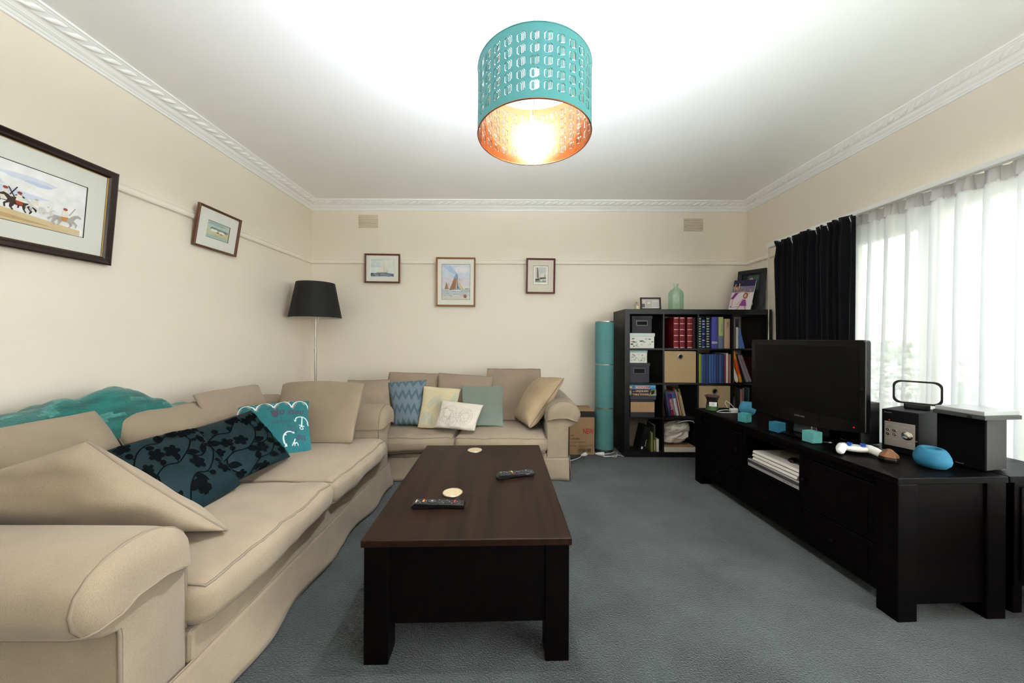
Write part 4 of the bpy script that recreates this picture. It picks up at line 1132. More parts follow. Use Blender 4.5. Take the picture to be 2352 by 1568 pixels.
# micro system: radio, two speakers
t = thing('stereo_unit', 'black micro hi-fi with a silver control panel and round knob', 'stereo', (1.980, 1.768, ZT), math.atan2(-.115, .048))
w2, hh, dp = .066, .218, .22
MB().bb(-w2, w2, 0, dp, .006, hh).build('case', mat('hifi_black', (11, 11, 13), rough=.55, spec=.2), t, bevel=.003)
pn = MB().bb(-w2 + .012, w2 - .010, -.006, 0, .034, .158).build('control_panel', mat('brushed_panel', (168, 160, 150), rough=.4, metal=.5), t, bevel=.002)
def disc(x, z, r, d, m, name, par, y0=-.006, seg=24, prof=None):
    k = MB(); k.lathe(prof or [(r, 0), (r, d * .7), (r * .85, d)], seg); k.v = [Vector((x + v.x, y0 - v.z, z + v.y)) for v in k.v]; return k.build(name, m, par, smooth=True)
CHROME = mat('polished_metal', (214, 210, 204), rough=.15, metal=1.0)
disc(.030, .098, .019, .014, CHROME, 'volume_knob', t, prof=[(.0205, 0), (.0205, .003), (.0175, .004), (.0165, .012), (.011, .013), (.010, .017), (.002, .018)], seg=32)
for x, z in ((-.040, .116), (-.015, .116), (-.040, .094), (-.015, .094)):
    b = disc(x, z, .0075, .004, mat('button_ring', (200, 196, 190), rough=.25, metal=.7), 'button', t)
    disc(x, z, .006, .0046, BLACKPL, 'button_face', b)
    lg = MB(); lg.fill([(x - .002, z - .0022), (x + .0026, z), (x - .002, z + .0022)], lambda a, b_: (a, -.0108, b_)); lg.build('symbol', WHITEPL, b, fixn=False)
for x, z, w_ in ((-.036, .142, .02), (-.012, .141, .018), (.016, .138, .018), (.036, .137, .012), (-.038, .072, .014), (-.014, .070, .014), (.036, .062, .014)):
    MB().bb(x - w_ / 2, x + w_ / 2, -.0075, -.006, z - .002, z + .002).build('key', SILV, t)
lg = MB(); put_text(lg, 'Panasonic', lambda x, z: (x, -.0004, z), -.042, .204, .0055, .028); lg.build('lettering', mat('cream_lettering', (206, 196, 176), rough=.5), t, fixn=False)
MB().bb(-.040, -.034, -.0005, 0, .164, .166).build('power_light', emit('power_red', (230, 40, 30), 1.2), t)
disc(.060, .078, .004, .003, CHROME, 'headphone_socket', t, y0=0)
for x in (-.05, .05):
    for y in (.03, .18): MB().lathe([(.008, 0), (.009, .006)], 10, (x, y, 0)).build('foot', MATTBLACK, t)
SPK = mat('speaker_grey_laminate', (50, 48, 47), rough=.55, var=.12, vscale=90); GRILLE = mat('speaker_cloth', (8, 8, 9), rough=.95, spec=.1)
def speaker(label, loc, rz, lw=.075, d=.145):
    t = thing('speaker', label, 'speaker', loc, rz, 'hi-fi speakers')
    MB().bb(-lw, lw, .012, d, .006, .234).build('cabinet', SPK, t, bevel=.002)
    MB().bb(-lw, lw, 0, .011, .006, .234).build('grille', GRILLE, t, bevel=.003)
    lg = MB(); put_text(lg, 'Panasonic', lambda x, z: (x, -.0005, z), 0, .018, .004, .026); lg.build('lettering', MATS['cream_lettering'], t, fixn=False)
    for x in (-.05, .05):
        for y in (.03, .12): MB().lathe([(.007, 0), (.007, .006)], 10, (x, y, 0)).build('foot', MATTBLACK, t)
SA = R(-77)
speaker('grey-sided speaker at the right end of the unit, under the slim box', (2.076 - .075 * math.cos(SA), 1.518 - .075 * math.sin(SA), ZT), SA)
speaker('grey-sided speaker half hidden behind the television', (1.875, 1.955, ZT), R(-78))
t = thing('slim_box', 'slim dark grey box with a pale clear lid on the right speaker', 'box', (2.12, 1.585, ZT + .234), R(-83))
MB().bb(-.085, .085, -.095, .10, 0, .018).build('tray', mat('dark_grey_tray', (62, 60, 58), rough=.45), t, bevel=.002)
MB().bb(-.08, .08, -.09, .098, .018, .036).build('lid', mat('frosted_lid', (206, 208, 206), rough=.3, trans=.35), t, bevel=.002)
MB().bb(.030, .045, -.0965, -.094, .002, .012).build('catch', MATTBLACK, t)
# aerial
t = thing('indoor_aerial', 'black rounded-loop indoor aerial standing on the hi-fi', 'aerial', (2.130, 1.82, ZT + .218), R(-52))
ring = []
for cx, cz, a0 in ((.058, .118, 0), (-.058, .118, 90), (-.058, .052, 180), (.058, .052, 270)):
    for k in range(6):
        a = R(a0 + 18 * k); ring.append((cx + .028 * math.cos(a), cz + .028 * math.sin(a)))
lo = MB(); n = len(ring)
cm = Vector((0, .085))
for y, sc in ((-.009, 1), (.009, 1), (.009, .90), (-.009, .90)):
    for p_ in ring:
        q = cm + (Vector(p_) - cm) * sc; q2 = (q.x, q.y) if sc == 1 else (p_[0] - .008 * (p_[0] / abs(p_[0])), p_[1] - .008 * (1 if p_[1] > .085 else -1))
        lo.v.append(Vector((q2[0], y, q2[1])))
for j in range(4):
    for i in range(n): lo.f.append([j * n + i, j * n + (i + 1) % n, ((j + 1) % 4) * n + (i + 1) % n, ((j + 1) % 4) * n + i]); lo.m.append(0)
lo.build('loop', MATTBLACK, t, smooth=True, angle=50)
MB().bb(-.045, .045, -.022, .022, 0, .026).build('base', MATTBLACK, t, bevel=.004)

# candle holders
def stone(name, rgb): return mat(name, rgb, rough=.75, var=.12, vscale=18, bump=.25, bscale=220)
BLUE1 = stone('blue_painted_stone', (38, 112, 142)); BLUE2 = stone('bright_blue_painted_stone', (56, 128, 156)); TEAL1 = stone('turquoise_painted_stone', (70, 152, 150)); TEAL2 = stone('pale_turquoise_painted_stone', (92, 164, 158)); BLUE3 = stone('deep_blue_painted_stone', (34, 106, 130))
WAX = mat('candle_wax', (226, 220, 204), rough=.5)
def round_holder(label, loc, r, h, m, tx=0, ty=0):
    t = thing('candle_holder', label, 'candle holder', loc)
    b = MB().lathe([(r * .50, 0), (r * .72, .004), (r * .93, h * .22), (r, h * .42), (r * .95, h * .62), (r * .80, h * .86), (r * .70, h * .96), (r * .62, h), (r * .44, h), (r * .40, h * .96), (r * .40, h * .6)], 40, cap1=True)
    b.v = [Vector((v.x, v.y, v.z * (1 + tx * v.x / r + ty * v.y / r))) for v in b.v]
    b.build('bowl', m, t, smooth=True, angle=60)
    MB().lathe([(r * .36, h * .62), (r * .36, h * .78), (r * .1, h * .79)], 24).build('tealight', WAX, t, smooth=True, angle=40)
round_holder('large round blue candle holder in front of the hi-fi', on_unit(.625, .30), .060, .088, BLUE1, ty=.05)
q = W(1721, 953, 2.66); round_holder('round blue candle holder at the far end of the unit', (q.x, 2.68, ZT), .056, .096, BLUE2)
def cube_holder(label, px, py, rot, s, m):
    Y = .577 * F / (py - CY) + s * .65; q = W(px, py, Y)
    t = thing('candle_holder', label, 'candle holder', (q.x, Y, ZT), rot)
    a = s / 2; k = s * .27; n = 24; z = s * .70; zt = s * 1.04
    ring = MB(); sq = []
    for i in range(n):
        an = 2 * PI * i / n + PI / 4; c_, s_ = math.cos(an), math.sin(an); f = a / max(abs(c_), abs(s_)); sq.append((c_ * f, s_ * f))
    rd = [(k * math.cos(2 * PI * i / n + PI / 4), k * math.sin(2 * PI * i / n + PI / 4)) for i in range(n)]
    for zz, pts in ((.004, sq), (zt, sq), (zt, rd), (z, rd)):
        for i in range(n): ring.v.append(Vector((*pts[i], zz)))
    for j in range(3):
        for i in range(n): ring.f.append([j * n + i, j * n + (i + 1) % n, (j + 1) * n + (i + 1) % n, (j + 1) * n + i]); ring.m.append(0)
    ring.f += [list(range(n)), [3 * n + i for i in range(n)]]; ring.m += [0, 0]
    ring.build('block', m, t, bevel=.0015)
    MB().lathe([(k * .92, z), (k * .92, zt - .006), (.004, zt - .006)], 20).build('tealight', WAX, t, smooth=True, angle=40)
    for sx in (-1, 1):
        for sy in (-1, 1): MB().bb(sx * a * .7 - .005, sx * a * .7 + .005, sy * a * .7 - .005, sy * a * .7 + .005, 0, .004).build('foot', MATTBLACK, t)
cube_holder('turquoise cube candle holder at the far end, beside the round blue one', 1711, 970, R(28), .060, TEAL1)
cube_holder('deep blue cube candle holder, second cube along the unit edge', 1786, 993, R(12), .060, BLUE3)
cube_holder('pale turquoise cube candle holder nearest the game controller', 1866, 1018, R(10), .062, TEAL2)

# jar candle
q = W(1641, 942, 2.80)
t = thing('jar_candle', 'hourglass jar candle with a dark lid and green wax', 'candle', (q.x, 2.83, ZT))
MB().lathe([(.040, .002), (.046, .006), (.043, .045), (.041, .045)], 36).build('green_wax', mat('green_wax', (58, 88, 50), rough=.35, coat=.4), t, smooth=True, angle=50)
MB().lathe([(.043, .045), (.039, .07), (.041, .092), (.050, .112), (.040, .112)], 36).build('dark_wax', mat('plum_black_wax', (30, 24, 26), rough=.2, coat=.5), t, smooth=True, angle=50)
MB().lathe([(.050, .112), (.053, .114), (.053, .122), (.049, .125), (.02, .126)], 36).build('lid', mat('lid_wood_dark', (70, 42, 44), rough=.4), t, smooth=True, angle=40)
lb = MB(); lb.grid(lambda u, v: (.0452 * math.sin((u - .5) * 1.3 - .35), -.0452 * math.cos((u - .5) * 1.3 - .35), .040 + v * .034), 12, 2); lb.build('label_paper', PAPER, t, smooth=True, angle=180)
lg = MB(); put_text(lg, 'WW', lambda x, z: (.0457 * math.sin(x / .0457 - .35), -.0457 * math.cos(x / .0457 - .35), z), 0, .060, .009, .022); put_text(lg, 'WoodWick', lambda x, z: (.0457 * math.sin(x / .0457 - .35), -.0457 * math.cos(x / .0457 - .35), z), 0, .049, .004, .026); lg.build('lettering', INK, t, fixn=False)

# white charger with its lead
q = W(1688, 946, 2.74)
t = thing('phone_charger', 'white plug charger with a loop of lead on the unit', 'charger', (q.x, 2.76, ZT))
MB().prism([(-.022, 0), (.022, 0), (.022, .03), (-.022, .03)], lambda a, b, s: (s, a, b), -.02, .02).build('plug_body', WHITEPL, t, bevel=.006)
k = MB().lathe([(.017, 0), (.017, .012), (.014, .014)], 20); k.v = [Vector((.02 + v.z, v.x, .016 + v.y)) for v in k.v]; k.build('plug_face', WHITEPL, t, smooth=True)
MB().tube([(-.02, 0, .015), (-.05, .0, .02), (-.09, .02, .012), (-.13, .0, .004), (-.10, -.03, .004), (-.04, -.03, .004), (.02, -.035, .004)], .0025, 6).build('lead', WHITEPL, t, smooth=True, angle=180)
MB().tube([(.03, .01, .02), (.0, .03, .06), (-.03, .04, .085), (-.045, .03, .07), (-.03, .02, .03)], .0025, 6).build('lead', WHITEPL, t, smooth=True, angle=180)

# white game controller
q = W(1971, 1040, 1.765)
t = thing('game_controller', 'white game controller with blue thumbsticks on the unit', 'game controller', (q.x - .005, 1.775, ZT), R(-58 + 35))
CW = mat('controller_white', (226, 222, 214), rough=.4)
body = MB(); body.lathe([(.01, .010), (.052, .014), (.060, .026), (.053, .037), (.02, .041)], 28, sy=.66); body.build('shell', CW, t, smooth=True, angle=60)
for s in (-1, 1):
    MB().tube([(s * .036, .002, .030), (s * .054, -.010, .029), (s * .068, -.034, .025), (s * .080, -.062, .019), (s * .085, -.076, .016)], [.019, .021, .020, .0165, .009], 14).build('grip', CW, t, smooth=True, angle=180)
    MB().lathe([(.010, .034), (.009, .040), (.007, .046), (.011, .050), (.011, .054), (.006, .053)], 18, (s * .026, -.014, 0)).build('thumbstick', mat('blue_thumbstick', (30, 76, 170), rough=.4), t, smooth=True, angle=40)
    MB().bb(s * .042 - .015, s * .042 + .015, .022, .034, .022, .034).build('trigger', mat('grey_trigger', (120, 118, 116), rough=.4), t, bevel=.004)
MB().bb(-.022, .022, .0, .024, .036, .0405).build('touch_pad', mat('pad_grey', (196, 192, 186), rough=.5), t, bevel=.003)
MB().lathe([(.005, .036), (.005, .040)], 14, (0, -.016, 0)).build('home_button', MATTBLACK, t)
for dx, dy in ((0, .006), (0, -.006), (.006, 0), (-.006, 0)):
    MB().lathe([(.003, .036), (.003, .0405)], 10, (.045 + dx, .004 + dy, 0)).build('button', MATTBLACK, t)
    MB().bb(-.045 + dx - .0025, -.045 + dx + .0025, .004 + dy - .0025, .004 + dy + .0025, .036, .0395).build('button', MATTBLACK, t)

# little brown wooden puzzle block
q = W(2042, 1062, 1.63)
t = thing('wooden_pyramid', 'small brown wooden pyramid ornament beside the large blue candle holder', 'ornament', (q.x + .035, 1.66, ZT), R(20))
pb = MB(); pb.lathe([(.034, .0), (.038, .012), (.037, .020)], 6); pb.build('base', mat('dark_walnut', (30, 20, 14), rough=.4), t, bevel=.004)
pb = MB(); pb.lathe([(.0365, .020), (.032, .034), (.012, .056), (.004, .058)], 6); pb.build('cap', wood('walnut_block', (104, 66, 38), (132, 88, 52), rough=.4, stretch=(30, 4, 4)), t, bevel=.004)

# dark cabinet end between the unit and the window; stool at the picture's edge
t = thing('side_cabinet', 'dark wooden cabinet between the television unit and the window', 'cabinet', (2.30, 1.72, 0), R(2.7))
MB().bb(-.185, .165, -.235, .25, ZT - .028, ZT - .001).build('top', DARKWOOD, t, bevel=.003)
MB().bb(-.125, .16, -.21, .23, .12, ZT - .028).build('carcass', DARKWOOD, t, bevel=.003)
for x in (-.12, .12):
    for y in (-.205, .185): MB().bb(x - .001, x + .041, y, y + .04, 0, .12).build('leg', DARKWOOD, t, bevel=.002)
MB().bb(-.10, .14, -.216, -.21, .15, .55).build('door', DARKWOOD, t, bevel=.002)
t = thing('stool', 'dark fabric-covered stool cut off by the right edge', 'stool', (2.245, 1.17, 0), 0)
STF = linen('dark_brown_cloth', (58, 46, 44)); STL = mat('dark_leg_wood', (34, 30, 28), rough=.45)
cushion_block(-.205, .205, -.205, .205, .33, .47, .012, .0, 3.3, STF, t, 'seat')
for sx in (-1, 1):
    for sy in (-1, 1): MB().lathe([(.014, 0), (.02, .33)], 10, (sx * .18, sy * .18, 0)).build('leg', STL, t, smooth=True)

# ------------------------------------------------------------------ bookshelf
BX, BYF, BW, BH, BD = 1.143, 3.487, 1.477, 1.488, .39
t = thing('bookshelf', 'black-brown cube bookshelf with sixteen compartments in the right corner', 'bookshelf', (BX + BW / 2, BYF, 0))
ox = -BW / 2
MB().bb(ox, ox + BW, 0, BD, BH - .05, BH).build('top_board', BLACKBROWN, t, bevel=.0015)
MB().bb(ox, ox + BW, 0, BD, 0, .05).build('bottom_board', BLACKBROWN, t, bevel=.0015)
for x in (ox, ox + BW - .05): MB().bb(x, x + .05, 0, BD, .05, BH - .05).build('side_board', BLACKBROWN, t, bevel=.0015)
cell = (BW - .10 - 3 * .016) / 4
for k in (1, 2, 3):
    x = ox + .05 + k * cell + (k - 1) * .016
    MB().bb(x, x + .016, .002, BD, .05, BH - .05).build('divider', BLACKBROWN, t)
    for c_ in range(4):
        xa = ox + .05 + c_ * (cell + .016); z = .05 + k * cell + (k - 1) * .016
        MB().bb(xa, xa + cell, .002, BD, z, z + .016).build('shelf', BLACKBROWN, t)
def cx0(c_): return BX + .05 + c_ * (cell + .016)
def cz0(r_): return .05 + (3 - r_) * (cell + .016)
def X(px, Y=BYF + .01): return (px - CX) / F * Y

def col(rgb): return mat('cloth_%02x%02x%02x' % tuple(rgb), rgb, rough=.55, spec=.3)
def book(label, x, z, w, h, d, rgb, tilt=0.0, y=BYF + .02, bands=None, band_rgb=(206, 170, 110), spine=None, rgb2=None, group=None):
    """a hardback seen by its spine: boards and rounded spine, page block, optional bands or lettering"""
    t = thing('book', label, 'book', (x, y, z), 0, group)
    t.rotation_euler = (0, tilt, 0)
    c = MB(); b = .0022 if w > .012 else .0010
    c.bb(0, b, 0, d, 0, h); c.bb(w - b, w, 0, d, 0, h)
    pr = [(0, 0)] + [(w * k / 6, -.004 * math.sin(PI * k / 6)) for k in range(1, 6)] + [(w, 0), (w, b), (0, b)]
    c.prism(pr, lambda p_, q_, s: (p_, q_, s), 0, h)
    c.build('cover', col(rgb), t)
    MB().bb(b, w - b, b, d - .004, .003, h - .003).build('pages', PAGES, t)
    if bands:
        m = MB()
        for q_ in bands:
            zz = q_ * h
            pr2 = [(w * .06, -.0012)] + [(w * k / 6, -.0048 * math.sin(PI * k / 6) - .0004) for k in range(1, 6)] + [(w * .94, -.0012), (w * .94, .0005), (w * .06, .0005)]
            m.prism(pr2, lambda p_, q2, s: (p_, q2, s), zz - .003, zz + .003)
        m.build('gilt_bands', mat('gilt_%02x%02x%02x' % band_rgb, band_rgb, rough=.35, metal=.5), t)
    if rgb2:
        m = MB(); a0, a1, c2 = rgb2
        pr2 = [(0, -.0006)] + [(w * k / 6, -.004 * math.sin(PI * k / 6) - .0006) for k in range(1, 6)] + [(w, -.0006), (w, .0006), (0, .0006)]
        m.prism(pr2, lambda p_, q2, s: (p_, q2, s), a0 * h, a1 * h); m.build('spine_panel', col(c2), t)
    if spine:
        txt, zc, hgt, wid, crgb = spine
        m = MB(); put_text(m, txt, lambda a, b_: (w / 2 + b_, -.0052, a), zc * h, 0, hgt, wid, PI, 0) if False else put_text(m, txt, lambda a, b_: (w / 2 - b_, -.0052, a), zc * h, 0, hgt, wid)
        m.build('lettering', col(crgb), t, fixn=False)
    return t
ORD = ['first', 'second', 'third', 'fourth', 'fifth', 'sixth', 'seventh', 'eighth', 'ninth', 'tenth', 'eleventh', 'twelfth']

def storage_box(label, px0, px1, py0, py1, lid_h, body_m, lid_m, depth=.26, slot=True, y=BYF + .025, z=None, prints=None):
    a, b = W(px0, py1, y), W(px1, py0, y)
    if z is None: z = a.z
    w, h = b.x - a.x, b.z - a.z
    t = thing('storage_box', label, 'box', ((a.x + b.x) / 2, y, z))
    MB().bb(-w / 2 + .006, w / 2 - .006, .006, depth - .006, 0, h - .004).build('box_body', body_m, t, bevel=.002)
    MB().bb(-w / 2, w / 2, 0, depth, h - lid_h, h).build('lid', lid_m, t, bevel=.003)
    if slot:
        zc = (h - lid_h) * .70
        s = MB(); x1, z1 = w * .26, (h - lid_h) * .15
        for r4 in ((-x1, x1, zc + z1 - .003, zc + z1 + .003), (-x1, x1, zc - z1 - .003, zc - z1 + .003), (-x1 - .003, -x1 + .003, zc - z1, zc + z1), (x1 - .003, x1 + .003, zc - z1, zc + z1)): s.bb(r4[0], r4[1], .003, .007, r4[2], r4[3])
        s.build('label_holder', mat('dull_metal_rim', (96, 94, 92), rough=.4, metal=.6), t)
        MB().bb(-x1, x1, .0045, .0065, zc - z1, zc + z1).build('handle_slot', mat('slot_black', (3, 3, 3), rough=.9), t)
    if prints:
        d = MB(); rr = random.Random(prints); fn = lambda u, v: (-w / 2 + .010 + u * (w - .02), .0052, .006 + v * (h - lid_h - .012))
        for k in range(26):
            u, v, s = rr.uniform(.06, .94), rr.uniform(.08, .92), rr.uniform(.03, .06); q = rr.random()
            asp = (w / max(.02, h - lid_h))
            mi = rr.randrange(4)
            if q < .45: d.fill([(u - s, v - s * asp * .6), (u + s, v - s * asp * .5), (u + s * .9, v + s * asp * .6), (u - s * 1.05, v + s * asp * .5)], fn, mi)
            elif q < .7: d.fill([(u + s * (1 if i % 2 == 0 else .4) * math.cos(PI * i / 5), v + asp * s * (1 if i % 2 == 0 else .4) * math.sin(PI * i / 5)) for i in range(10)], fn, mi)
            else: d.fill(ell(u, v, s, s * asp * .7), fn, mi)
        d.build('printed_pattern', [col(c_) for c_ in ((150, 152, 146), (120, 118, 110), (176, 192, 196), (196, 190, 170))], t, fixn=False)
    return t
GREYB = mat('charcoal_card', (52, 50, 54), rough=.75); GREYB2 = mat('slate_card', (58, 58, 68), rough=.75)
PRB = mat('white_printed_card', (226, 224, 214), rough=.7); MINT = mat('pale_mint_card', (206, 220, 214), rough=.7); MINT2 = mat('sea_green_card', (160, 184, 178), rough=.7)
zt_ = cz0(0); b1 = storage_box('white patterned box with pale lid, top left compartment', 1446, 1504.5, 762.5, 797, .034, PRB, MINT, slot=False, z=zt_, prints=4)
hb = W(0, 762.5, BYF + .025).z - W(0, 797, BYF + .025).z
storage_box('charcoal lidded box with handle slot on the patterned box, top left compartment', 1451, 1498.5, 722.5, 762, .030, GREYB, GREYB, z=zt_ + hb + .001)
zt_ = cz0(1); storage_box('slate lidded box with handle slot, second compartment down on the left', 1445, 1493.5, 831, 876, .030, GREYB2, GREYB2, z=zt_)
hb = W(0, 831, BYF + .025).z - W(0, 876, BYF + .025).z
storage_box('small patterned box with sea-green lid on the slate box', 1446, 1488, 801.5, 830.5, .022, PRB, MINT2, slot=False, z=zt_ + hb + .001, prints=9)
# third row left: dark box with a seagrass panel, a lid, two board games
zt_ = cz0(2); a = X(1449.5); b = X(1505)
t = thing('storage_box', 'dark box with a woven straw front panel under the board games', 'box', ((a + b) / 2, BYF + .02, zt_))
w2 = (b - a) / 2
MB().bb(-w2, w2, 0, .28, 0, .175).build('box_body', GREYB, t, bevel=.002)
pnl = mat('woven_straw', (164, 132, 98), rough=.85, rgb2=(190, 156, 118), vscale=6, stretch=(60, 1, 2))
MB().bb(-w2 + .002, w2 - .002, -.003, 0, .052, .153).build('straw_panel', pnl, t)
MB().bb(-w2 - .006, w2 + .012, -.006, .286, .178, .215).build('lid', GREYB2, t, bevel=.002)
gz = zt_ + .2155
def game(label, px0, px1, h, z, base):
    a, b = X(px0), X(px1)
    t = thing('board_game', label, 'board game', ((a + b) / 2, BYF + .012, z))
    w2 = (b - a) / 2
    MB().bb(-w2, w2, 0, .27, 0, h).build('box', base, t, bevel=.0015)
    return t, w2
h1, h2 = .066, .044
t, w2 = game('dark brown board game box with cream lettering under the blue one', 1445, 1509, h1, gz, col((62, 34, 36)))
fn = lambda u, v: (-w2 + u * 2 * w2, -.0006, v * h1); fn2 = lambda u, v: (-w2 + u * 2 * w2, -.0011, v * h1)
d = MB(); d.fill(rect(.0, .04, .10, .96), fn, 0); d.fill(blob(.05, .6, .04, .28), fn2, 1); d.fill(blob(.06, .25, .04, .15), fn2, 2); d.fill([(.70, .03), (.98, .03), (.98, .97), (.80, .97), (.78, .6)], fn, 2); d.fill(blob(.86, .55, .07, .34), fn2, 3); d.fill(ell(.86, .5, .025, .12), fn2, 4); d.fill(rect(.86, .1, .97, .32), lambda u, v: (-w2 + u * 2 * w2, -.0014, v * h1), 5)
put_text(d, 'Les', lambda u, v: fn2(u, v), .18, .70, .16, .07, mi=6); put_text(d, 'GREDELIERS', fn2, .47, .75, .26, .46, mi=6, bold=True); put_text(d, 'DE LA', fn2, .42, .50, .12, .13, mi=4); put_text(d, 'TABLE RONDE', fn2, .42, .24, .28, .58, mi=6, bold=True)
d.build('printed_front', [col(c_) for c_ in ((90, 84, 80), (150, 148, 150), (130, 140, 92), (40, 44, 30), (190, 120, 80), (120, 150, 190), (214, 200, 170))], t, fixn=False)
t, w2 = game('bright blue board game box on top of the brown one', 1445, 1507, h2, gz + h1 + .0006, col((58, 132, 176)))
fn = lambda u, v: (-w2 + u * 2 * w2, -.0006, v * h2); fn2 = lambda u, v: (-w2 + u * 2 * w2, -.0012, v * h2); fn3 = lambda u, v: (-w2 + u * 2 * w2, -.0017, v * h2)
d = MB(); d.fill(rect(.24, .14, .75, .84), fn, 1); d.fill(rect(.25, .20, .74, .78), fn2, 0); put_text(d, 'MONOPOLY', fn3, .495, .48, .40, .46, mi=1, bold=True); put_text(d, 'Junior', fn2, .86, .68, .36, .19, .12, 1, .2); d.fill([(.0, .1), (.0, .8), (.14, .62), (.19, .5), (.13, .3)], fn, 2); d.fill(blob(.07, .5, .06, .22), fn2, 3)
d.build('printed_front', [col(c_) for c_ in ((176, 60, 66), (226, 222, 216), (176, 70, 50), (212, 190, 120))], t, fixn=False)
# fourth row left: board, dark binder, books
zt_ = cz0(3)
t = thing('cardboard_folder', 'beige flat folder at the back of the bottom left compartment', 'folder', (X(1447), BYF + .20, zt_))
MB().bb(0, .26, .0, .012, 0, .30).build('cover', col((120, 108, 90)), t, bevel=.001); MB().bb(.004, .256, .002, .010, .002, .303).build('sheets', PAPER, t)
t = thing('ring_binder', 'black ring binder leaning in the bottom left compartment', 'binder', (cx0(0) + .105, BYF + .03, zt_)); t.rotation_euler = (0, R(13), 0)
MB().bb(0, .065, 0, .26, 0, .26).build('cover', col((12, 12, 13)), t, bevel=.003)
d = MB().bb(.016, .030, -.0006, 0, .03, .055); d.build('label_mark', PAPER, t); lg = MB(); put_text(lg, 'Simplicity', lambda a, b_: (.048 - b_, -.0006, a), .10, 0, .012, .07); lg.build('lettering', PAPER, t, fixn=False)
zb_ = zt_ + .0005
book('olive green book beside the black binder, bottom left compartment', X(1497), zb_, .022, .19, .2, (124, 120, 66))
book('tall dark green and yellow book, bottom left compartment', X(1503.5), zb_, .016, .268, .2, (58, 66, 44), rgb2=(.03, .45, (140, 140, 80)))
book('short white book, bottom left compartment', X(1509.5), zb_, .026, .125, .17, (214, 200, 180))
# R1C2 red albums
zt_ = cz0(0) + .0005
BN = [.03, .22, .41, .60, .79, .97]
for i, px in enumerate((1548, 1562, 1579.5)):
    book(('leftmost', 'middle', 'rightmost')[i] + ' of the three red leather albums with gilt bands', X(px), zt_, .054, .315, .28, (108, 22, 32), bands=BN, band_rgb=(200, 160, 150))
book('dark maroon album right of the red ones', X(1592.5), zt_, .030, .31, .27, (38, 12, 16))
# R1C3
specs = [(1605.5, .030, .318, (24, 60, 56), 'dark green gilt book at the left of the top third compartment', [.06, .14, .22, .3, .38, .46, .54, .62, .7, .78, .86, .94]),
         (1613.5, .036, .292, (26, 40, 92), 'navy gilt-banded book between two green ones', [.05, .28, .5, .74, .84, .94]),
         (1623.5, .036, .318, (22, 52, 50), 'dark green gilt book right of the navy one', [.06, .14, .22, .3, .38, .46, .54, .62, .7, .78, .86, .94]),
         (1636, .060, .318, (72, 72, 148), 'thick violet-blue book in the top row', None),
         (1652, .048, .318, (172, 178, 122), 'yellow-green book in the top row', None),
         (1665, .058, .30, (176, 148, 122), 'pale tan book with handwriting on its spine', None)]
for px, w_, h_, c_, lb_, bd in specs:
    kw = {}
    if 'violet' in lb_: kw = dict(rgb2=(.15, .22, (170, 166, 176)))
    if 'yellow-green' in lb_: kw = dict(rgb2=(.0, .40, (96, 112, 140)), spine=('Cooking', .62, .022, .09, (110, 140, 130)))
    if 'tan' in lb_: kw = dict(spine=('Cook', .8, .02, .05, (60, 50, 44)))
    book(lb_, X(px), zt_, w_ - .002, h_, .24, c_, bands=bd, band_rgb=(214, 200, 160), **kw)
# R1C4
book('thin grey book at the left of the top right compartment', X(1686.5), zt_, .018, .30, .24, (104, 96, 90))
book('wide dark grey file behind the blue folder, top right compartment', X(1693), zt_, .050, .30, .22, (56, 56, 60), y=BYF + .06)
book('white booklet beside the blue folder', X(1692.5), zt_, .018, .215, .04, (214, 208, 198))
t = thing('folder', 'blue folder leaning in the top right compartment', 'folder', (X(1699.5), BYF + .025, zt_))
MB().prism([(0, 0), (.062, 0), (.010, .21), (0, .21)], lambda p_, q_, s: (p_, s, q_), 0, .2).build('cover', col((74, 104, 158)), t, bevel=.002)
MB().bb(-.004, .0, .01, .19, .004, .205).build('sheets', PAPER, t)
# R2C2, R3C3 fabric bins
def bin_(label, c_, r_):
    t = thing('storage_bin', label, 'storage bin', (cx0(c_) + cell / 2, BYF + .015, cz0(r_)))
    m = mat('beige_woven_card', (174, 148, 110), rough=.9, var=.10, vscale=120)
    MB().bb(-cell / 2 + .006, cell / 2 - .006, 0, .33, .001, cell - .012).build('bin_body', m, t, bevel=.004)
    disc(0, cell * .80, .027, .004, mat('grommet_metal', (120, 116, 108), rough=.3, metal=.9), 'grommet', t, y0=0, prof=[(.028, 0), (.028, .003), (.020, .004), (.018, .002)])
    disc(0, cell * .80, .0185, .0026, MATS['slot_black'], 'grommet_hole', t, y0=0)
bin_('beige storage bin with a metal eyelet, second row beside the blue albums', 1, 1)
bin_('beige storage bin with a metal eyelet, third row behind the jar candle', 2, 2)
# R2C3 row of blue albums
zt_ = cz0(1) + .0005
book('lime green file at the left of the blue albums', X(1605), zt_, .030, .292, .24, (150, 166, 32))
blues = [(60, 86, 136), (44, 56, 108), (40, 58, 96), (62, 88, 136), (52, 80, 130), (48, 72, 124), (40, 54, 92), (58, 82, 128), (38, 50, 100)]
x = X(1612)
for i, c_ in enumerate(blues):
    book('blue album, %s from the lime green file' % ORD[i], x, zt_, .0252, .286 + .006 * ((i * 7) % 3) / 2, .24, c_, group='blue albums'); x += .0262
rest = [((150, 44, 46), .016, .292, 'red spiral album right of the blue albums'), ((216, 208, 204), .020, .302, 'white album between two red ones'), ((150, 56, 58), .012, .280, 'thin red album right of the white one'), ((150, 142, 140), .012, .29, 'thin grey file at the right of the blue album row')]
for c_, w_, h_, lb_ in rest:
    if x + w_ > cx0(2) + cell: break
    book(lb_, x, zt_, w_, h_, .24, c_); x += w_ + .001
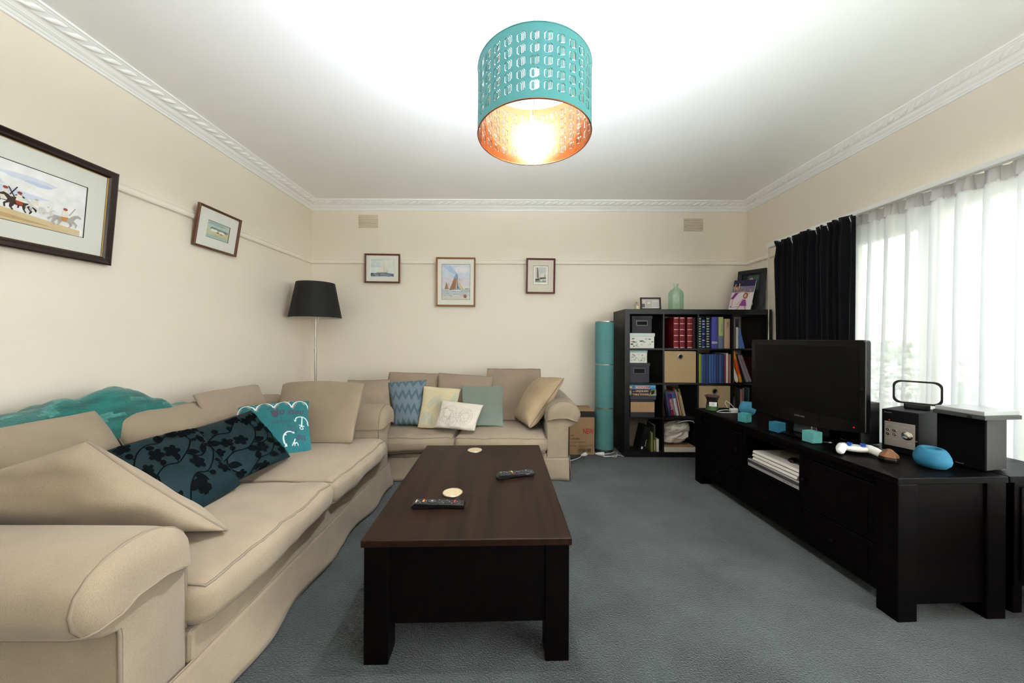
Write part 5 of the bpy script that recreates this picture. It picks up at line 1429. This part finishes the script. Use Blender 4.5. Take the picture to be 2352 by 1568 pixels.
# R2C4
x0 = cx0(3)
book('orange and yellow book standing upright, second row right', x0 + .002, zt_, .014, .318, .22, (214, 120, 30), rgb2=(.3, .6, (222, 168, 50)))
t = thing('table_tennis_bat', 'white spoon-shaped paddle between orange books', 'paddle', (x0 + .05, BYF + .02, zt_)); t.rotation_euler = (0, R(-14), 0)
MB().prism([(-.016, .02), (-.018, .05), (-.006, .16), (.006, .16), (.018, .05), (.016, .02), (0, .004)], lambda p_, q_, s: (p_, s, q_), 0, .008).build('blade', WHITEPL, t, bevel=.002); MB().bb(-.006, .006, 0, .008, .158, .22).build('handle', WHITEPL, t, bevel=.002)
book('orange and yellow patterned book leaning, second row right', x0 + .075, zt_ + .006, .026, .318, .22, (218, 132, 30), tilt=R(-14), rgb2=(.25, .75, (204, 72, 28)))
book('black file leaning behind the orange book', x0 + .105, zt_ + .007, .02, .29, .2, (18, 18, 20), tilt=R(-15))
book('grey-mauve file leaning, second row right', x0 + .142, zt_ + .009, .026, .285, .2, (120, 106, 114), tilt=R(-19))
book('grey-mauve file with a black edge beside the television', x0 + .174, zt_ + .009, .022, .285, .2, (112, 100, 108), tilt=R(-20))
book('dark red file half hidden by the television', x0 + .24, zt_, .04, .26, .2, (74, 24, 24))
# R3C2 leaning travel guides
zt_ = cz0(2) + .0008
sp_ = [(.004, .012, .24, (130, 34, 40), 'thin red guide at the left of the travel books', None), (.020, .016, .235, (52, 66, 44), 'dark green travel guide leaning left', None), (.042, .016, .24, (24, 26, 40), 'black travel guide leaning in the third row', None),
       (.064, .020, .250, (66, 74, 104), 'slate-blue travel guide leaning in the third row', None), (.090, .030, .228, (116, 30, 74), 'magenta travel guide lettered Australie', ('Australie', .50, .022, .11, (230, 214, 220))),
       (.124, .016, .225, (150, 116, 92), 'tan travel guide right of the magenta one', None), (.144, .024, .250, (196, 204, 210), 'white and blue travel guide in the third row', None), (.172, .014, .290, (128, 60, 48), 'tall rust-red book in the travel row', None), (.189, .010, .27, (206, 196, 180), 'thin ivory book in the travel row', None), (.203, .012, .245, (176, 146, 112), 'thin tan book in the travel row', None), (.220, .014, .285, (120, 118, 62), 'olive-topped book at the right of the travel row', None)]
for dx, w_, h_, c_, lb_, sp2 in sp_:
    kw = {}
    if 'white and blue' in lb_: kw = dict(rgb2=(.72, 1.0, (40, 90, 150)), spine=('Lonely planet', .42, .010, .10, (40, 60, 110)))
    if 'magenta' in lb_: kw = dict(rgb2=(.8, 1.0, (50, 44, 110)), spine=sp2)
    if 'olive' in lb_: kw = dict(rgb2=(.0, .75, (186, 164, 136)))
    book(lb_, cx0(1) + dx + .012, zt_ + .004, w_, h_, .17, c_, tilt=R(-8 - dx * 22), y=BYF + .03 + .05 * abs(math.sin(dx * 60)), **kw)
# R4C2 flat box with a crumpled paper bag
zt_ = cz0(3)
t = thing('flat_box', 'shallow white box under the crumpled paper bag', 'box', (cx0(1) + cell / 2, BYF + .012, zt_))
MB().bb(-cell / 2 + .006, cell / 2 - .006, 0, .33, .0, .048).build('tray', col((206, 196, 182)), t, bevel=.002)
MB().bb(-cell / 2 + .010, cell / 2 - .010, .004, .326, .048, .053).build('board_lid', col((150, 118, 86)), t, bevel=.001)
t = thing('paper_bag', 'crumpled white paper bag on the shallow box, bottom shelf', 'bag', (cx0(1) + cell / 2, BYF + .15, zt_ + .053))
g = MB(); nU, nV = 26, 16
def bagp(u, v):
    a = 2 * PI * u; ph = PI * (v - .5)
    r = Vector((.150 * math.cos(ph) ** .6 * math.cos(a), .115 * math.cos(ph) ** .6 * math.sin(a), .118 + .118 * math.sin(ph)))
    k = noise.cell(Vector((u * 9, v * 7, 1.0))) * .010
    c1 = noise.noise(r * 14) * .030 + (abs(noise.noise(r * 26 + Vector((3, 1, 2)))) - .25) * .03
    d = r - Vector((0, 0, .11)); d = d.normalized() if d.length > 0 else Vector((0, 0, 1))
    r = r + d * (c1 + k)
    r.x += (r.z - .1) * .30
    r.x = max(-.155, min(.155, r.x)); r.y = max(-.135, min(.16, r.y)); r.z = max(0, min(.262, r.z))
    return r
g.grid(bagp, nU, nV); g.build('crumpled_paper', mat('white_kraft', (214, 202, 186), rough=.75), t)
MB().tube([(-.02, -.12, .235), (.03, -.135, .258), (.09, -.135, .262), (.135, -.13, .255), (.15, -.12, .235)], .005, 8).build('handle', mat('bag_cord', (220, 212, 200), rough=.8), t, smooth=True, angle=180)
# R3C4 partly hidden books
zt_ = cz0(2) + .0005; x = cx0(3) + .004
for i, (w_, h_, c_) in enumerate([(.018, .21, (120, 112, 96)), (.024, .315, (56, 34, 26)), (.026, .30, (20, 40, 38)), (.026, .285, (146, 92, 84)), (.016, .30, (96, 92, 88)), (.03, .31, (18, 26, 26)), (.018, .30, (40, 66, 54))]):
    book(['short grey book', 'dark brown book', 'dark bottle-green book', 'salmon pink book', 'grey book', 'black-green book', 'sea-green book'][i] + ' above the round candle holder, third row right', x, zt_, w_, h_, .2, c_); x += w_ + .002

# ----- things on top of the bookshelf
q = W(1461.5, 708, BYF + .10)
t = thing('glass_bottle', 'tiny clear glass bottle with a stopper on the bookshelf', 'bottle', (q.x, BYF + .10, BH))
GLS = pane('clear_tint_glass', (244, 246, 240), gloss=.15, rough=.05)
MB().lathe([(.022, 0), (.025, .004), (.025, .05), (.018, .058), (.010, .062), (.010, .07)], 24).build('body', GLS, t, smooth=True, angle=40)
MB().lathe([(.0085, .066), (.010, .078), (.006, .082)], 14).build('stopper', mat('cork', (170, 130, 90), rough=.8), t, smooth=True)
MB().bb(-.014, .014, -.0262, -.0256, .012, .042).build('label_paper', col((216, 196, 150)), t)
a_, b_ = W(1471, 707.5, BYF + .09), W(1519, 678, BYF + .09)
t = thing('photo_frame', 'small dark red photo frame standing on the bookshelf', 'photo frame', ((a_.x + b_.x) / 2, BYF + .09, BH)); t.rotation_euler = (R(-6), 0, 0)
w2, h_ = (b_.x - a_.x) / 2, b_.z - a_.z
f = MB(); f.bb(-w2, w2, 0, .014, 0, .018); f.bb(-w2, w2, 0, .014, h_ - .018, h_); f.bb(-w2, -w2 + .018, 0, .014, .018, h_ - .018); f.bb(w2 - .018, w2, 0, .014, .018, h_ - .018)
f.build('frame', mat('oxblood_frame', (52, 16, 18), rough=.2, coat=.4), t, bevel=.003)
d = MB(); fn = lambda u, v: (-w2 + .018 + u * (2 * w2 - .036), .008, .018 + v * (h_ - .036)); fn2 = lambda u, v: Vector(fn(u, v)) - Vector((0, .0004, 0))
d.fill(rect(0, 0, 1, 1), fn, 0); d.fill(rect(.22, .1, .6, .85), fn2, 1); d.fill(rect(.64, .15, .95, .7), fn2, 2)
for k in range(4): d.fill(rect(.64, .2 + k * .13, .95, .24 + k * .13), lambda u, v: Vector(fn(u, v)) - Vector((0, .0008, 0)), 3)
d.fill(rect(.0, .1, .18, .5), fn2, 3); d.fill(ell(.4, .6, .1, .12), lambda u, v: Vector(fn(u, v)) - Vector((0, .0008, 0)), 4)
d.build('photograph', [col(c_) for c_ in ((196, 194, 188), (176, 166, 150), (206, 204, 200), (96, 94, 92), (210, 208, 206))], t, fixn=False)
MB().bb(-.01, .01, .014, .06, 0, .006).build('strut', MATTBLACK, t)
q = W(1552, 708, BYF + .12)
t = thing('glass_bottle', 'tall pale green glass bottle on the bookshelf', 'bottle', (q.x, BYF + .12, BH))
BGL = pane('pale_green_glass', (236, 247, 242), gloss=.12, rough=.05)
r_ = .074
MB().lathe([(r_ * .92, 0), (r_, .008), (r_, .165), (r_ * .93, .190), (r_ * .70, .212), (.026, .226), (.022, .234), (.022, .258), (.027, .260), (.027, .274), (.020, .274), (.019, .236), (.024, .226), (r_ * .66, .208), (r_ * .88, .188), (r_ - .003, .165), (r_ - .003, .010)], 48).build('body', BGL, t, smooth=True, angle=50)
# leaning canvas and black frame
a0, a1 = W(1673, 709, BYF + .10), W(1724, 709, BYF + .05)
t = thing('canvas_print', 'small canvas print of two dancers in purple dresses on the bookshelf', 'canvas', (2.31, 3.70, BH), 0); t.rotation_euler = (R(-20), R(4), R(-50))
cw, ch = .20, .36
MB().bb(0, cw, 0, .018, 0, ch).build('canvas', PAPER, t, bevel=.001)
d = MB(); k_ = [0]
def lay(poly, mi):
    k_[0] += 1; off = -.0004 - .00012 * k_[0]
    fnx = lambda u, v: (u * cw, off, v * ch)
    if isinstance(poly, tuple): add_stroke(d, poly[1], poly[2], fnx, mi)
    else: d.fill(poly, fnx, mi)
lay(rect(0, 0, 1, 1), 0); lay(rect(0, .78, 1, 1), 1); lay(rect(0, .60, 1, .80), 2)
rr = random.Random(2)
for k in range(60): lay(ell(rr.uniform(.02, .98), rr.uniform(.61, .79), .014, .012, 6), rr.choice((3, 4, 5, 1)))
lay(('s', [(.12, .66), (.10, .76), (.14, .86)], .035), 6); lay(('s', [(.26, .66), (.32, .76), (.30, .88)], .035), 6); lay(('s', [(.30, .58), (.6, .62)], .035), 6)
lay(ell(.20, .73, .075, .06), 5); lay(ell(.20, .72, .045, .045), 6); lay([(.18, .58), (.34, .58), (.14, .36), (.02, .38)], 7); lay(('s', [(.12, .38), (.14, .16)], .035), 6); lay(('s', [(.12, .15), (.08, .12)], .04), 8)
lay(('s', [(.72, .50), (.86, .58), (.84, .68)], .035), 6); lay(('s', [(.60, .38), (.36, .20)], .035), 6); lay(ell(.68, .48, .11, .10), 5); lay(ell(.67, .48, .06, .06), 6)
lay([(.60, .36), (.72, .36), (.80, .16), (.46, .16)], 7); lay(('s', [(.50, .16), (.36, .0)], .045), 6); lay(('s', [(.72, .16), (.82, .02)], .045), 6); lay(('s', [(.0, .10), (.5, .14)], .012), 2)
d.build('printed_picture', [col(c_) for c_ in ((214, 200, 208), (40, 36, 74), (120, 112, 132), (170, 150, 110), (110, 70, 90), (128, 78, 44), (206, 156, 124), (128, 54, 122), (40, 34, 40))], t, fixn=False)
t = thing('photo_frame', 'large black photo frame leaning in the corner behind the dancer canvas', 'photo frame', (2.415, 3.755, BH)); t.rotation_euler = (R(-10.5), 0, R(-55.7))
cw, ch = .266, .45
f = MB(); f.bb(0, cw, 0, .02, 0, .045); f.bb(0, cw, 0, .02, ch - .045, ch); f.bb(0, .045, 0, .02, .045, ch - .045); f.bb(cw - .045, cw, 0, .02, .045, ch - .045); f.build('frame', mat('black_frame', (14, 14, 15), rough=.35), t, bevel=.003)
d = MB(); fq = lambda k: (lambda u, v: (.045 + u * (cw - .09), .010 - .0004 * k, .045 + v * (ch - .09)))
d.fill(rect(0, 0, 1, 1), fq(0), 0); d.fill(rect(.3, .5, .9, .95), fq(1), 1); d.fill(ell(.5, .75, .15, .13), fq(2), 2); d.fill([(.4, .62), (.6, .62), (.5, .4), (.36, .4)], fq(3), 2); d.fill([(.25, .45), (.55, .42), (.7, .05), (.2, .02)], fq(4), 3); d.fill([(.45, .4), (.5, .4), (.42, .1)], fq(5), 0)
d.build('photograph', [col(c_) for c_ in ((28, 30, 32), (62, 78, 74), (170, 128, 94), (196, 196, 190))], t, fixn=False)

# ------------------------------------------------------------------ paper column lamp, carton, lead on the floor
q = W(1388, 1035, 3.66)
t = thing('column_lamp', 'tall turquoise paper column lamp with metal rings', 'floor lamp', (.985, 3.665, 0))
TQ = mat('turquoise_paper', (84, 138, 137), rough=.8, var=.08, vscale=6, stretch=(1, 1, 60))
r_ = .0945; Hc = 1.378
zs = [.035, .468, .922, Hc - .01]
for k in range(3):
    MB().lathe([(r_, zs[k] + .006), (r_ + .001, (zs[k] + zs[k + 1]) / 2), (r_, zs[k + 1] - .006)], 48, cap0=False, cap1=(k == 2)).build('shade_section', TQ, t, smooth=True, angle=60)
for k, z in enumerate(zs): MB().lathe([(r_ - .002, z - .006), (r_ + .002, z - .005), (r_ + .002, z + .005), (r_ - .002, z + .006)], 48, cap0=False, cap1=False).build('metal_ring', STEEL, t, smooth=True, angle=40)
MB().lathe([(r_ - .004, 0), (r_ - .003, .03)], 40).build('base', mat('lamp_base_grey', (70, 70, 70), rough=.4), t, smooth=True, angle=40)

bx0, bx1, by0, by1, bh = .60, .858, 3.555, 3.86, .447
t = thing('cardboard_carton', 'brown cardboard carton printed NEW behind the back sofa arm', 'carton', ((bx0 + bx1) / 2, by0, 0))
w2 = (bx1 - bx0) / 2; KR = mat('brown_card', (158, 126, 92), rough=.85, var=.05, vscale=8)
MB().bb(-w2, w2, 0, by1 - by0, 0, bh - .004).build('box', KR, t, bevel=.003)
MB().bb(-w2, w2, 0, .15, bh - .004, bh).build('flap', KR, t); MB().bb(-w2, w2, .153, by1 - by0, bh - .004, bh).build('flap', KR, t)
fn = lambda x, z: (x, -.0006, z); fnb = lambda x, z: (x, -.0010, z)
d = MB(); d.fill(rect(-w2, bh - .062, w2, bh - .002), fn, 0)
put_text(d, 'NEW', fn, w2 - .062, .297 - .055, .054, .105, mi=1, bold=True)
for txt, zz, rgt, wid in (('HONE', .197, .212, .035), ('EL: ASBCHENBER', .164, .15, .10), ('1 of 1010 CARTONS', .128, .090, .155), ('IN CHINA', .092, .190, .06)):
    put_text(d, txt, fn, w2 - rgt - wid / 2 + .0, zz, .017, wid, mi=0)
x = w2 - .165
rr = random.Random(6)
while x < w2 - .035:
    ww = rr.choice((.002, .003, .005)); d.fill(rect(x, .028, x + ww, .066), fn, 0); x += ww + rr.choice((.002, .003))
for zz, wid in ((.094, .14), (.084, .10), (.076, .07)): d.fill(rect(w2 - .168, zz - .0015, w2 - .168 + wid, zz + .0015), fn, 0)
for r4 in (rect(w2 - .178, .018, w2 - .176, .104), rect(w2 - .022, .018, w2 - .020, .104), rect(w2 - .178, .018, w2 - .02, .0195), rect(w2 - .178, .1025, w2 - .02, .104)): d.fill(r4, fn, 0)
d.build('printed_marks', [col((40, 34, 32)), col((168, 44, 48))], t, fixn=False)

def fl(px, py): Y = CZ * F / (py - CY); return Vector(((px - CX) / F * Y, Y, 0))
o = fl(1380, 1045)
t = thing('power_lead', 'white power lead with plugs lying on the carpet', 'power lead', o)
def pth(pts, z=.006): return [fl(a, b) - o + Vector((0, 0, z + .004 * (i % 2))) for i, (a, b) in enumerate(pts)]
WL = mat('white_cable', (232, 228, 222), rough=.45)
def smooth_path(p, n=6):
    out = []
    for i in range(len(p) - 1):
        p0, p1, p2, p3 = p[max(i - 1, 0)], p[i], p[i + 1], p[min(i + 2, len(p) - 1)]
        for k in range(n):
            q_ = k / n; out.append(.5 * ((2 * p1) + (-p0 + p2) * q_ + (2 * p0 - 5 * p1 + 4 * p2 - p3) * q_ ** 2 + (-p0 + 3 * p1 - 3 * p2 + p3) * q_ ** 3))
    out.append(p[-1]); return out
def cable(pts): MB().tube(smooth_path(pth(pts)), .0034, 6).build('cable', WL, t, smooth=True, angle=180)
cable([(1300, 1058), (1316, 1058), (1330, 1052), (1336, 1049)]); cable([(1346, 1045), (1354, 1042), (1358, 1036), (1364, 1036), (1369, 1043)])
cable([(1367, 1032), (1380, 1037), (1394, 1041)]); cable([(1378, 1042), (1386, 1034), (1402, 1040), (1388, 1044)]); cable([(1386, 1044), (1404, 1042), (1418, 1037), (1416, 1050), (1404, 1048), (1386, 1049)]); cable([(1388, 1049), (1404, 1049), (1420, 1045), (1433, 1049)])
for c_, ang, L_ in ((fl(1341, 1048) - o, R(35), .07), (fl(1379, 1046) - o, R(-8), .09)):
    k = MB().lathe([(.006, -L_ / 2), (.014, -L_ / 4), (.02, L_ * .2), (.021, L_ * .45), (.012, L_ / 2)], 16)
    M_ = Matrix.Translation(c_ + Vector((0, 0, .021))) @ Matrix.Rotation(ang, 4, 'Z') @ Matrix.Rotation(R(90), 4, 'Y'); k.v = [M_ @ v for v in k.v]
    k.build('plug', WL, t, smooth=True, angle=50)

# ------------------------------------------------------------------ floor lamp in the corner
t = thing('floor_lamp', 'slim steel floor lamp with a black tapered shade in the corner', 'floor lamp', (-1.972, 3.50, 0))
MB().lathe([(.14, 0), (.142, .006), (.14, .016), (.02, .022)], 40).build('base', STEEL, t, smooth=True, angle=40)
MB().lathe([(.010, .02), (.010, 1.065)], 16).build('lower_pole', STEEL, t, smooth=True, angle=40)
MB().lathe([(.0075, 1.06), (.0075, 1.45)], 16).build('upper_pole', STEEL, t, smooth=True, angle=40)
MB().lathe([(.013, 1.045), (.013, 1.075)], 16).build('height_collar', STEEL, t, smooth=True, angle=40)
BS = mat('black_shade_cloth', (19, 18, 19), rough=.75); WS = mat('white_shade_lining', (214, 208, 196), rough=.8)
MB().lathe([(.2365, 1.388), (.2375, 1.392), (.175, 1.735), (.174, 1.738)], 56, cap0=False, cap1=False).build('shade', BS, t, smooth=True, angle=60)
MB().lathe([(.234, 1.388), (.2355, 1.388), (.172, 1.738), (.170, 1.738)], 56, cap0=False, cap1=False).build('shade_lining', WS, t, smooth=True, angle=60)
f = MB()
for k in range(3): a = 2 * PI * k / 3; f.tube([(0, 0, 1.728), (.172 * math.cos(a), .172 * math.sin(a), 1.728)], .002, 6)
f.tube([(0, 0, 1.45), (.05, 0, 1.5), (.05, 0, 1.68), (0, 0, 1.73), (-.05, 0, 1.68), (-.05, 0, 1.5), (0, 0, 1.45)], .002, 6)
f.build('shade_carrier', STEEL, t)
MB().lathe([(.006, 1.73), (.010, 1.742), (.009, 1.752), (.004, 1.757)], 14).build('finial', STEEL, t, smooth=True)
MB().lathe([(.016, 1.45), (.016, 1.50)], 14).build('bulb_holder', WHITEPL, t, smooth=True)
MB().lathe([(.013, 1.50), (.03, 1.55), (.026, 1.585), (.008, 1.60)], 18).build('bulb', mat('opal_glass', (236, 232, 224), rough=.3), t, smooth=True)
MB().tube([(.033, -.01, 1.50), (.033, -.012, 1.33)], .0012, 5).build('pull_chain', STEEL, t); MB().lathe([(.001, 1.318), (.003, 1.324), (.001, 1.332)], 8, (.033, -.012, 0)).build('chain_bead', STEEL, t)

# ------------------------------------------------------------------ pendant lamp
PX, PY, PR, PZ0, PZ1 = .087, 1.364, .2205, 1.977, 2.232
t = thing('pendant_lamp', 'turquoise cut-out drum pendant lamp with copper lining on the ceiling', 'pendant lamp', (PX, PY, PZ0))
PH = PZ1 - PZ0
NC, NR = 30, 5
cwid = 2 * PI / NC
# one repeat of the cut-out: a left bracket and three nested right brackets, in cell units (0..1 across, 0..1 up)
def bracket(xa, ya, yb, bend, wd, flip):
    s = 1 if flip else -1
    pts = [(xa - s * bend, yb), (xa, yb - .13), (xa, ya + .13), (xa - s * bend, ya)]
    l, r = stroke(pts, wd); return l + r[::-1]
slots = [bracket(.20, .12, .88, .14, .070, False), bracket(.53, .12, .88, .13, .050, True), bracket(.65, .16, .93, .13, .050, True), bracket(.77, .20, .98, .13, .050, True)]
gv = [(i / 5, j / 6) for i in range(6) for j in range(7)]
verts = list(gv); edges = []
faces_in = []
def inside(p, poly):
    c_ = False
    for i in range(len(poly)):
        (x1, y1), (x2, y2) = poly[i], poly[i - 1]
        if (y1 > p[1]) != (y2 > p[1]) and p[0] < (x2 - x1) * (p[1] - y1) / (y2 - y1) + x1: c_ = not c_
    return c_
verts = [p for p in gv if not any(inside(p, s) for s in slots) and p[0] not in (0, 1) or p[0] in (0, 1)]
n0 = [verts.index((0.0, j / 6)) for j in range(7)]; n1 = [verts.index((1.0, j / 6)) for j in range(7)]
for a, b in zip(n0, n0[1:]): edges.append((a, b))
for a, b in zip(n1, n1[1:]): edges.append((a, b))
top = [verts.index((i / 5, 1.0)) for i in range(6) if (i / 5, 1.0) in verts]; bot = [verts.index((i / 5, 0.0)) for i in range(6) if (i / 5, 0.0) in verts]
for a, b in zip(top, top[1:]): edges.append((a, b))
for a, b in zip(bot, bot[1:]): edges.append((a, b))
for s in slots:
    o = len(verts); verts += s
    edges += [(o + i, o + (i + 1) % len(s)) for i in range(len(s))]
res = delaunay_2d_cdt([Vector(v) for v in verts], edges, [], 0, 1e-6)
cv, cf = res[0], res[2]
keep = []
for f_ in cf:
    c_ = sum((cv[i] for i in f_), Vector((0, 0))) / len(f_)
    if not any(inside((c_.x, c_.y), s) for s in slots): keep.append(f_)
zb1, zt1 = .024, PH - .026
def shell(r, name, m, flip):
    mb = MB(); rowh = (zt1 - zb1) / NR
    for c_ in range(NC):
        for r2 in range(NR):
            vs = []
            for v in cv:
                a = (c_ + v.x) * cwid * (1 if True else -1) + PI * 1.5 + .05; z = zb1 + (r2 + v.y * .94 + .03) * rowh if 0 < v.y < 1 else zb1 + (r2 + v.y) * rowh
                vs.append((r * math.cos(a), r * math.sin(a), z))
            mb.add(vs, keep)
    n = NC * 5
    for za, zb_ in ((0, zb1), (zt1, PH)):
        mb.lathe([(r, za), (r, zb_)], n, cap0=False, cap1=False)
    return mb.build(name, m, t, smooth=True, angle=180, fixn=False)
SHADE = mat('turquoise_shade_card', (84, 156, 158), rough=.6, spec=.3)
COPPER = mat('copper_foil', (200, 142, 98), rough=.13, metal=1.0, bump=.25, bscale=14)
shell(PR, 'shade', SHADE, False); shell(PR - .0025, 'copper_lining', COPPER, True)
for z in (.001, PH - .001):
    MB().tube([(PR * .997 * math.cos(2 * PI * k / 72), PR * .997 * math.sin(2 * PI * k / 72), z) for k in range(72)], .0026, 6, closed=True).build('rim_wire', mat('copper_wire', (150, 96, 60), rough=.3, metal=1.0) if z < .1 else SHADE, t, smooth=True, angle=180)
f = MB()
for k in range(3):
    a = 2 * PI * k / 3 + .6; f.tube([(.022 * math.cos(a), .022 * math.sin(a), PH), (.08 * math.cos(a), .08 * math.sin(a), PH), (PR * math.cos(a), PR * math.sin(a), PH - .002)], .0016, 6)
f.tube([(.022 * math.cos(2 * PI * k / 20),   .022 * math.sin(2 * PI * k / 20), PH) for k in range(20)], .0016, 6, closed=True)
f.build('shade_carrier', STEEL, t)
MB().bb(-.004, .004, PR - .008, PR - .004, .002, PH - .002).build('lining_seam', mat('copper_wire', (150, 96, 60)), t)
t.children[-1].rotation_euler = (0, 0, R(52))
MB().lathe([(.020, .258), (.021, .31), (.010, .325)], 18).build('bulb_holder', WHITEPL, t, smooth=True, angle=50)
MB().lathe([(.012, .264), (.016, .254), (.029, .229), (.030, .214), (.022, .194), (.006, .187)], 24).build('bulb', emit('warm_bulb', (240, 245, 255), 2400.0), t, smooth=True, angle=180)
MB().tube([(0, 0, .32), (0, 0, ZC - PZ0 - .03)], .0035, 8).build('flex', WHITEPL, t)
MB().lathe([(.03, ZC - PZ0 - .045), (.05, ZC - PZ0 - .03), (.052, ZC - PZ0)], 28).build('ceiling_rose', WHITEPL, t, smooth=True, angle=50)

# added fill light: unseen copy of the pendant lamp behind the camera
r2 = t.copy(); COL.objects.link(r2); r2.location = (.12, -1.15, PZ0)
r2['label'] = 'added copy of the turquoise drum pendant lamp for fill light, behind the camera'
t['group'] = r2['group'] = 'turquoise pendant lamps'
for ch in list(t.children):
    c_ = ch.copy(); COL.objects.link(c_); c_.parent = r2
